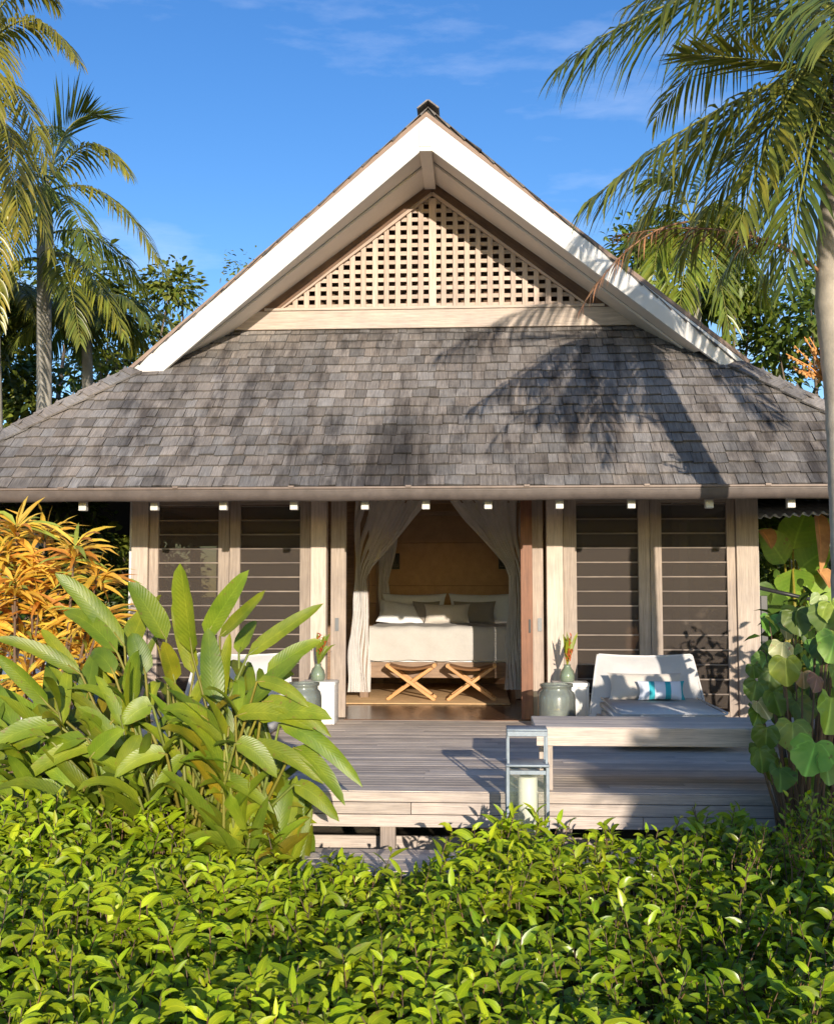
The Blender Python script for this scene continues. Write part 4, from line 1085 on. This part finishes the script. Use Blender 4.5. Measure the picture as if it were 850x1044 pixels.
tree(gp(850, 5), hh(850, 305, 5), 1.7, 6000, .18, 'green tree beyond the orange flower stalk and lean-to roof', .2, (.8, .95, .7), 16, 17)
tree(gp(742, 6.5), hh(745, 238, 6.5), 1.15, 5200, .17, 'fresh green tree filling the gap between the bushy palm and the orange flower stalk', .4, (1.15, 1.25, .8), 15, 27)
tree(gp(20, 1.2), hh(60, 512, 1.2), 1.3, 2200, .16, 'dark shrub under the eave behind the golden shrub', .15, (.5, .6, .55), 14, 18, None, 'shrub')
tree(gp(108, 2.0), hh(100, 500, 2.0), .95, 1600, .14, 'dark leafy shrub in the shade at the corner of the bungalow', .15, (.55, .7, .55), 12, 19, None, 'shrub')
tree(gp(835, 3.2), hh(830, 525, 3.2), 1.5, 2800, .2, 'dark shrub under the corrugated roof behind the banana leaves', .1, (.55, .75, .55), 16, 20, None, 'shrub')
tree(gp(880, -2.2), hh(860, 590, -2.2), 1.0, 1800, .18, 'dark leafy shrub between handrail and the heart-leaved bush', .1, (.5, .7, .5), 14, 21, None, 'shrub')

# ---- golden shrub: rosettes of strap leaves
T = thing('golden_shrub', at(30, 606, -2.6) * 1, 'golden-orange shrub with rosettes of drooping strap leaves under the eave', 'shrub'); T.location.z = GZ
lf, st = MB(), MB()
spots = [(18, 535), (48, 545), (78, 560), (8, 560), (35, 575), (62, 590), (95, 590), (12, 600), (45, 618), (80, 630), (-15, 580), (25, 645), (60, 655), (5, 660), (100, 630), (-12, 630), (30, 690), (60, 690), (0, 700), (90, 668), (-25, 545), (-30, 610), (-28, 665)]
root = T.location.copy()
for i, (x, y) in enumerate(spots):
    c = at(x + U(-5, 5), y + U(-5, 5), -2.5 + U(-.45, .35))
    st.tube([root + V((U(-.2, .2), U(-.2, .2), 0)), root.lerp(c, .55) + V((U(-.1, .1), 0, -.1)), c], [.02, .014, .009], 6)
    nl = 40
    for k in range(nl):
        a = k * 2.4; e = U(-.25, 1.1); L = U(.26, .46)
        d = V((math.cos(a) * math.cos(e), math.sin(a) * math.cos(e), math.sin(e)))
        p0 = c + V((0, 0, U(-.10, .05))); p1 = p0 + d * L * .55; p2 = p1 + (d + V((0, 0, -U(.5, 1.3)))).normalized() * L * .5
        kk = U(.75, 1.2); g_ = U(.85, 1.15)
        if rnd() < .12: tn = (.42 * kk, .8 * kk, kk)
        elif rnd() < .15: tn = (.75 * kk, .5 * kk, .6 * kk)
        else: tn = (kk, kk * g_, kk)
        leaf(lf, p0, p1, p2, U(.032, .052), (U(-.4, .4), -.7, .8), 4, .25, tn, .65)
lf.build('foliage', L_GOLD, T); st.build('stems', TWIG, T)

# ---- ginger clump
def ginger(name, root, spec, canes, label):
    T = thing(name, root, label, 'plant'); lf, st = MB(), MB(); root = V(root)
    for s in spec:
        (bx, by), (tx, ty), w_, Y0, Y1 = s[:5]; bow = s[5] if len(s) > 5 else .1; tn = s[6] if len(s) > 6 else ltint(.16, .1)
        p0, p2 = at(bx, by, Y0), at(tx, ty, Y1); L = (p2 - p0).length
        p1 = (p0 + p2) / 2 + V((0, 0, bow * L)) + V((0, -.05 * L, 0))
        side = U(-.6, .6)
        leaf(lf, p0, p1, p2, random.choice((.66, .74, .8)) * w_ / 1136 * (Y0 + 12), V((side, -1, .55)).normalized(), 9, .34, tn, .66, sq=.5, wav=.05)
        g0 = root + V((U(-.45, .45), U(-.3, .3), 0)); st.tube([g0, g0.lerp(p0, .6) + V((0, 0, .12)), p0, p0.lerp(p1, .3)], [.015, .012, .008, .004], 6, ltint(.2, .2))
    for i in range(canes):
        a = U(0, 6.28); r = math.sqrt(rnd()); g0 = root + V((r * .85 * math.cos(a), r * .45 * math.sin(a), 0))
        h = U(.5, 1.55); out = V((math.cos(a) if math.cos(a) < 0 else .55 * math.cos(a), math.sin(a) * .6, 0)) * U(.15, .75)
        lim = -.80 if h < .95 else -1.12
        if (g0 + out).x > lim: out.x = lim - g0.x
        tip = g0 + out + V((0, 0, h)); mid = g0 + out * .3 + V((0, 0, h * .62))
        st.tube([bez(g0, mid, tip, k / 6) for k in range(7)], [.015 - .0013 * k for k in range(7)], 6, ltint(.2, .2))
        nl = int(6 + h * 4)
        ax = V((math.cos(a + 1.4), math.sin(a + 1.4), 0))
        for k in range(nl):
            t = .15 + .85 * k / nl; c = bez(g0, mid, tip, t); d = (bez(g0, mid, tip, min(1, t + .05)) - c).normalized() if t < .97 else V((0, 0, 1))
            sgn = 1 if k % 2 else -1; L = U(.42, .68)
            dr = (ax * sgn * U(.4, .9) + d * U(.5, 1.3) + V((U(-.3, .3), U(-.4, .1), 0))).normalized()
            p1 = c + dr * L * .5 + V((0, 0, .1 * L)); p2 = c + dr * L * .95 + V((0, 0, -U(-.05, .4) * L))
            if max(p2.x, p1.x) > (-.62 if max(p1.z, p2.z) < .30 else -1.05): continue
            leaf(lf, c, p1, p2, U(.065, .115), V((U(-.5, .5), -.7, 1)), 7, .32, (lambda q: tuple(c_ * f_ for c_, f_ in zip(q, (1.3, .85, .8))) if rnd() < .09 else q)(ltint(.38, .14)), .66, sq=.5, wav=.05)
    lf.build('foliage', L_GING, T); st.build('stems', STEM, T)
C = lambda x, y: (x / 2.8333, 490 + y / 2.8333)
sp = []
def g1(b_, t_, w_, Y0=-4.6, Y1=None, bow=.1, tn=None):
    sp.append((C(*b_), C(*t_), w_ / 2.8333, Y0, Y0 + U(-.25, .25) if Y1 is None else Y1, bow, tn or ltint(.14, .1)))
dk = (.62, .72, .8); yl = (1.25, 1.08, .8)
g1((360, 480), (158, 268), 74, -4.7, bow=.14); g1((480, 460), (370, 292), 92, -4.6, bow=.1); g1((555, 500), (520, 238), 100, -4.4); g1((595, 450), (718, 258), 78, -4.5, bow=.03)
g1((635, 450), (768, 316), 52, -4.6, bow=-.05); g1((715, 505), (935, 355), 72, -4.8, bow=.02); g1((340, 500), (183, 380), 70, -4.9, bow=.2); g1((235, 560), (-20, 455), 66, -4.9, bow=.15)
g1((140, 650), (-20, 500), 72, -5.0, bow=.1); g1((370, 500), (425, 365), 90, -4.3, tn=yl); g1((235, 590), (118, 428), 66, -4.4, tn=yl); g1((620, 660), (600, 425), 92, -4.9, tn=dk)
g1((640, 640), (665, 440), 56, -4.6, tn=yl); g1((690, 500), (738, 405), 70, -4.2); g1((770, 560), (930, 460), 66, -4.7); g1((700, 670), (880, 500), 76, -5.0, bow=.05)
g1((740, 690), (960, 690), 80, -5.1, bow=.22); g1((600, 690), (470, 665), 70, -5.1, bow=.2); g1((350, 850), (405, 735), 90, -5.4); g1((250, 745), (72, 850), 82, -5.2, bow=.2)
g1((135, 740), (-30, 830), 70, -5.2, bow=.2); g1((385, 640), (402, 490), 100, -5.0); g1((250, 640), (275, 495), 70, -4.8, tn=dk); g1((440, 650), (355, 705), 80, -5.2, bow=.25)
g1((505, 580), (470, 465), 80, -4.9, tn=(1.1, .85, .7)); g1((560, 560), (500, 345), 76, -4.3, tn=yl); g1((445, 440), (465, 330), 70, -4.2, tn=yl); g1((170, 560), (110, 470), 60, -4.5, tn=dk)
g1((330, 560), (262, 500), 70, -5.1, bow=.35, tn=dk); g1((420, 560), (380, 440), 80, -4.9, tn=dk); g1((750, 600), (850, 560), 60, -4.5, bow=.2); g1((320, 700), (430, 640), 70, -5.0, bow=.2, tn=yl)
g1((680, 760), (800, 860), 76, -5.4, bow=.3); g1((260, 800), (360, 720), 70, -5.5, bow=.1); g1((90, 700), (190, 640), 60, -4.7, bow=.2, tn=(1.2, .95, .7)); g1((480, 790), (330, 860), 70, -5.4, bow=.3)
for b_, t_, w_ in (((285, 738), (370, 803), 25), ((300, 762), (352, 822), 24), ((268, 715), (338, 752), 25), ((300, 800), (346, 838), 22), ((262, 695), (316, 722), 22), ((255, 760), (330, 800), 24), ((240, 730), (320, 745), 24), ((210, 790), (280, 830), 24), ((150, 770), (90, 820), 24), ((100, 760), (20, 800), 26), ((60, 740), (-20, 770), 26), ((190, 770), (150, 830), 22)):
    sp.append((b_, t_, w_, -5.1, -5.2, .22, ltint(.12, .1)))
rt = at(195, 606, -4.75); rt.z = GZ
ginger('ginger_plant', rt, sp, 84, 'big ginger clump with broad upright yellow-green leaves in front of the louvres')

# ---- heart-leaved bush
def heart(lf, c, nrm, down, size, tint):
    nrm = V(nrm).normalized(); d = V(down); d = (d - nrm * d.dot(nrm)).normalized(); sd = d.cross(nrm)
    base = len(lf.v); n = 44; c = V(c); RG = (.34, .68, 1)
    cup = U(-.25, .2); fold = U(.05, .5); ph = U(0, 6); sag = U(.1, .5); bite = U(0, 6.28) if rnd() < .35 else None; wob = U(.01, .04)
    for i in range(n):
        t = 2 * math.pi * i / n
        r = .5 * (1 - .42 * max(0, math.cos(t + math.pi)) ** 10) * (1 + .20 * max(0, math.cos(t)) ** 14) * (1 + .05 * abs(math.sin(t))) * (1 + wob * math.sin(7 * t + ph) + .5 * wob * math.sin(17 * t))
        if bite is not None: r *= 1 - .22 * math.exp(-((math.atan2(math.sin(t - bite), math.cos(t - bite))) / .16) ** 2)
        x, y = r * math.sin(t), r * math.cos(t)
        for f in RG:
            bend = f * abs(x) * fold + f * f * (cup * abs(x) * 2 * abs(x) - sag * max(0, y) ** 2 + .035 * math.sin(t * 5 + ph) * f + .02 * math.sin(t * 11 + ph) * f)
            lf.v.append(tuple(c + (sd * x + d * (y + .05)) * size * f + nrm * size * bend))
    lf.v.append(tuple(c + d * size * .05)); ci = base + 3 * n
    uvf = lambda k, f: (.5 + .5 * f * math.cos(2 * math.pi * k / n), .5 + .5 * f * math.sin(2 * math.pi * k / n))
    for i in range(n):
        j = (i + 1) % n
        lf.face((ci, base + 3 * i, base + 3 * j), [(.5, .5), uvf(i, RG[0]), uvf(i + 1, RG[0])], tint, True)
        for q in (0, 1):
            lf.face((base + 3 * i + q, base + 3 * i + q + 1, base + 3 * j + q + 1, base + 3 * j + q), [uvf(i, RG[q]), uvf(i, RG[q + 1]), uvf(i + 1, RG[q + 1]), uvf(i + 1, RG[q])], tint, True)
def heart_bush(root, spec, nrand, box, label, seed):
    random.seed(seed)
    root = V(root); T = thing('heart_leaved_bush', root, label, 'bush'); lf, st = MB(), MB()
    for (x, y, sz, Y, tn) in spec:
        c = at(x, y, Y); heart(lf, c, (U(-.6, .6), -1, U(.0, .9)), (U(-.5, .5), -.25, -1), .78 * sz / 1136 * (Y + 12), tuple(q * U(.8, 1.1) for q in tn))
        st.tube([root + V((U(-.2, .2), U(-.2, .2), 0)), root.lerp(c, .6) + V((0, .15, .1)), c + V((0, .03, .0))], [.016, .011, .004], 5)
    for i in range(nrand):
        a, b_ = box; c = V((U(a[0], b_[0]), U(a[1], b_[1]), U(a[2], b_[2])))
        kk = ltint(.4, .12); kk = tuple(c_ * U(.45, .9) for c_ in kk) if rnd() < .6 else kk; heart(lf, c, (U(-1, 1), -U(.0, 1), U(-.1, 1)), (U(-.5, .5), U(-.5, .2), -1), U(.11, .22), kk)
        st.tube([root + V((U(-.3, .3), U(-.2, .2), 0)), root.lerp(c, .6) + V((0, .1, .1)), c], [.014, .010, .003], 5)
    lf.build('foliage', L_HEART, T); st.build('stems', TWIG, T)
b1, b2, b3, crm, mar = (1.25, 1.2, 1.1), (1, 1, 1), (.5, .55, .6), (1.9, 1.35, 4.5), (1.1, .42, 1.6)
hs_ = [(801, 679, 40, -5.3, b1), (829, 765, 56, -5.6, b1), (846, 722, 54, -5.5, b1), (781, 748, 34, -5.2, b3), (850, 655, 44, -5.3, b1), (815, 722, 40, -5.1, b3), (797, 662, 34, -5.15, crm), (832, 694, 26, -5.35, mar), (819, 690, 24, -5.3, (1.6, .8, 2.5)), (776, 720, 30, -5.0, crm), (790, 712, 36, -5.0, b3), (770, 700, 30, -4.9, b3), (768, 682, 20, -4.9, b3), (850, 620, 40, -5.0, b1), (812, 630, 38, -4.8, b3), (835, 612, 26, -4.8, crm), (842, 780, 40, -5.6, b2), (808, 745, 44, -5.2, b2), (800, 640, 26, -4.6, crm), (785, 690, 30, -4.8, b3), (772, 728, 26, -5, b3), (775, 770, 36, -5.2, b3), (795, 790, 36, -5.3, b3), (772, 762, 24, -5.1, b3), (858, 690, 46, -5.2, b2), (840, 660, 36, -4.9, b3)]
rt = at(825, 606, -4.9); rt.z = GZ
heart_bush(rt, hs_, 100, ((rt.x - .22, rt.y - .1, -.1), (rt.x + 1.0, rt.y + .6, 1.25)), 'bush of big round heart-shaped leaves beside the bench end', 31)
tree((5.05, -15.0, GZ), 3.55, 1.2, 3600, .30, 'unseen tree added behind the viewer to shade the bench end of the deck', 1.05, (1, 1, 1), 16, 44)  # out-of-view canopy added and shaped to cast shade on the deck

# ---- banana-like plant beyond the corner post
T = thing('banana_plant', gp(815, 1.0), 'broad-leaved banana plant with one brown withered leaf beyond the corner post', 'plant'); lf, st, dr = MB(), MB(), MB()
rt = V(T.location)
for bx, by, tx, ty, w_, Y, tn in ((808, 560, 823, 520, 26, 1.0, b1), (800, 575, 772, 540, 22, 1.0, b1), (812, 560, 795, 535, 16, 1.2, b2), (800, 610, 826, 590, 24, .9, b1), (815, 580, 850, 560, 24, 1.0, b2), (805, 570, 850, 530, 26, 1.4, b2), (795, 600, 775, 630, 24, .9, b3), (820, 600, 850, 620, 26, .8, b1), (808, 580, 812, 618, 26, .8, b2)):
    p0, p2 = at(bx, by, Y), at(tx, ty, Y + U(-.2, .2)); L = (p2 - p0).length
    leaf(lf, p0, (p0 + p2) / 2 + V((0, 0, .15 * L)), p2, w_ * 1.5 / 1136 * (Y + 12), (U(-.4, .4), -1, .4), 8, .25, tn, .65)
    st.tube([rt, rt.lerp(p0, .7), p0], [.04, .025, .012], 6, (1.3, 1.1, .8))
for bx, by, tx, ty, w_ in ((832, 520, 836, 585, 14), (775, 540, 786, 560, 14), (834, 580, 845, 600, 12)):
    p0, p2 = at(bx, by, .8), at(tx, ty, .7); dr = MB(); leaf(dr, p0, (p0 + p2) / 2 + V((.03, -.05, 0)), p2, w_ * 1.4 / 1136 * 12.8, (.5, -1, .1), 7, .5, (1.6, 1.4, .9), .6); dr.build('withered_leaf', L_DRY, T)
lf.build('foliage', L_BAN, T); st.build('stems', STEM, T)

# ---- hedge: shoots with arching pointed leaves
def hedge(name, label, cat, region, top, dens, ll, lw, mat, seed, droop=.6, fill=1.0, yel=.12, nleaf=(7, 11), root=None):
    random.seed(seed); T = thing(name, root, label, cat); lf, st = MB(), MB()
    (x0, x1, y0, y1) = region; n = int((x1 - x0) * (y1 - y0) * dens)
    for i in range(n):
        x, y = U(x0, x1), U(y0, y1); z = top(x, y)
        if z is None: continue
        z += random.gauss(0, .05)
        L = U(.18, .34); a = U(0, 6.28); tl = U(.1, .55)
        d = V((math.cos(a) * tl, math.sin(a) * tl - .12, 1)).normalized()
        p = V((x, y, z)) - d * L
        sg = [p - V((0, 0, .1)), p, p + d * L * .6, p + d * L]
        st.tube(sg, [.005, .004, .003, .002], 4, ltint(.3, .2), False)
        k0 = U(.78, 1.2); m_ = random.randint(*nleaf)
        for k in range(m_):
            t = (k + .5) / m_; c = p + d * L * t; aa = a + k * 2.4 + U(-.3, .3)
            e = V((math.cos(aa), math.sin(aa), 0)); q = (e * (1.05 - .45 * t) + d * U(.2, .5) + d * .5 * t + V((0, -.12, 0))).normalized()
            l = ll * U(.5, 1.2) * (1 - .35 * max(0, t - .7) / .3)
            p1 = c + q * l * .55; p2 = p1 + (q + V((0, 0, -droop * U(.5, 1.5)))).normalized() * l * .5
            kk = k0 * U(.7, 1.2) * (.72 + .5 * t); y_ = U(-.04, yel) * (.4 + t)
            leaf(lf, c, p1, p2, lw * U(.8, 1.2) * l / ll, (q * .2 + V((U(-.7, .8), U(-1.0, .1), U(.35, 1)))).normalized(), 5, .3, (kk * (1 + y_), kk, kk * (1 - y_)), .7)
    for i in range(int(n * 5 * fill)):                       # older leaves deeper in
        x, y = U(x0, x1), U(y0, y1); z = top(x, y)
        if z is None: continue
        c = V((x, y, z - .12 - .55 * rnd() ** 1.3)); aa = U(0, 6.28); q = V((math.cos(aa), math.sin(aa), U(-.3, .4))).normalized(); l = ll * U(.8, 1.3)
        leaf(lf, c, c + q * l * .5, c + q * l + V((0, 0, -.3 * l)), lw * 1.15, (U(-.4, .4), -.5, 1), 3, .2, ltint(.2, .1), .7)
    lf.build('foliage', mat, T); st.build('stems', TWIG, T)
def bumps(x, y): return .06 * math.sin(2.3 * x + 1.1 * y) + .05 * math.sin(4.1 * x - 2.7 * y + 1) + .035 * math.sin(7 * x + 6 * y)
def vis(x, y, mrg=.35):                                      # keep to what stands within a step or so of the photograph's view
    d = y + 12; c = XC - .056 * d; return abs(x - c) < .374 * d + mrg + .55
def top_left(x, y):
    if not vis(x, y): return None
    if x > .72 + .5 * math.sin(y * 2.1) + .06 * (y + 8): return None
    z = -.20 + bumps(x, y) + .05 * (y + 6)
    if x < -.75: z += .16 * min(1, (-.75 - x) / .8)           # rises towards the ginger
    if y > -5.75 and x > -.78 and x < .2: z -= .22 * min(1, (y + 5.75) / .4)
    return z
def top_right(x, y):
    if not vis(x, y) or x <= .72 + .5 * math.sin(y * 2.1) + .06 * (y + 8): return None
    return -.27 + bumps(x + 2, y - 1) * 1.2 + .04 * (y + 6) + .16 * max(0, min(1, (x - 1.5) / .7))
hedge('hedge', 'pale yellow-green hedge of arching pointed leaves below the ginger clump', 'hedge', (-3.6, 1.6, -9.2, -5.15), top_left, 150, .14, .041, L_HEDGE, 41, .8, .6, root=(-.6, -7, GZ))
hedge('glossy_shrub', 'glossy darker green shrub below the bench, leaves small and upright', 'shrub', (.2, 3.9, -9.2, -5.0), top_right, 135, .110, .040, L_SHRUB, 42, .6, .5, root=(2, -7, GZ), yel=.2)
def top_fern(x, y):
    q = ((x - 2.55) / .75) ** 2 + ((y + 5.9) / .5) ** 2
    return None if q > 1 else .30 * math.sqrt(1 - q) - .05 + .4 * bumps(x, y)
hedge('small_leaved_bush', 'bright small-leaved bush under the heart-shaped leaves', 'bush', (1.8, 3.3, -6.4, -5.4), top_fern, 190, .06, .026, L_SHRUB, 43, .3, root=(2.55, -5.9, GZ), yel=.3)
def top_sprig(x, y):
    q = ((x - .70) / .2) ** 2 + ((y + 5.15) / .14) ** 2
    return None if q > 1 else -.32 + .34 * math.sqrt(1 - q)
hedge('young_bush', 'young upright leafy sprigs in front of the tall lantern', 'bush', (.35, 1.05, -5.35, -4.95), top_sprig, 230, .14, .042, L_HEDGE, 44, .5, root=(.7, -5.15, GZ), yel=.15)
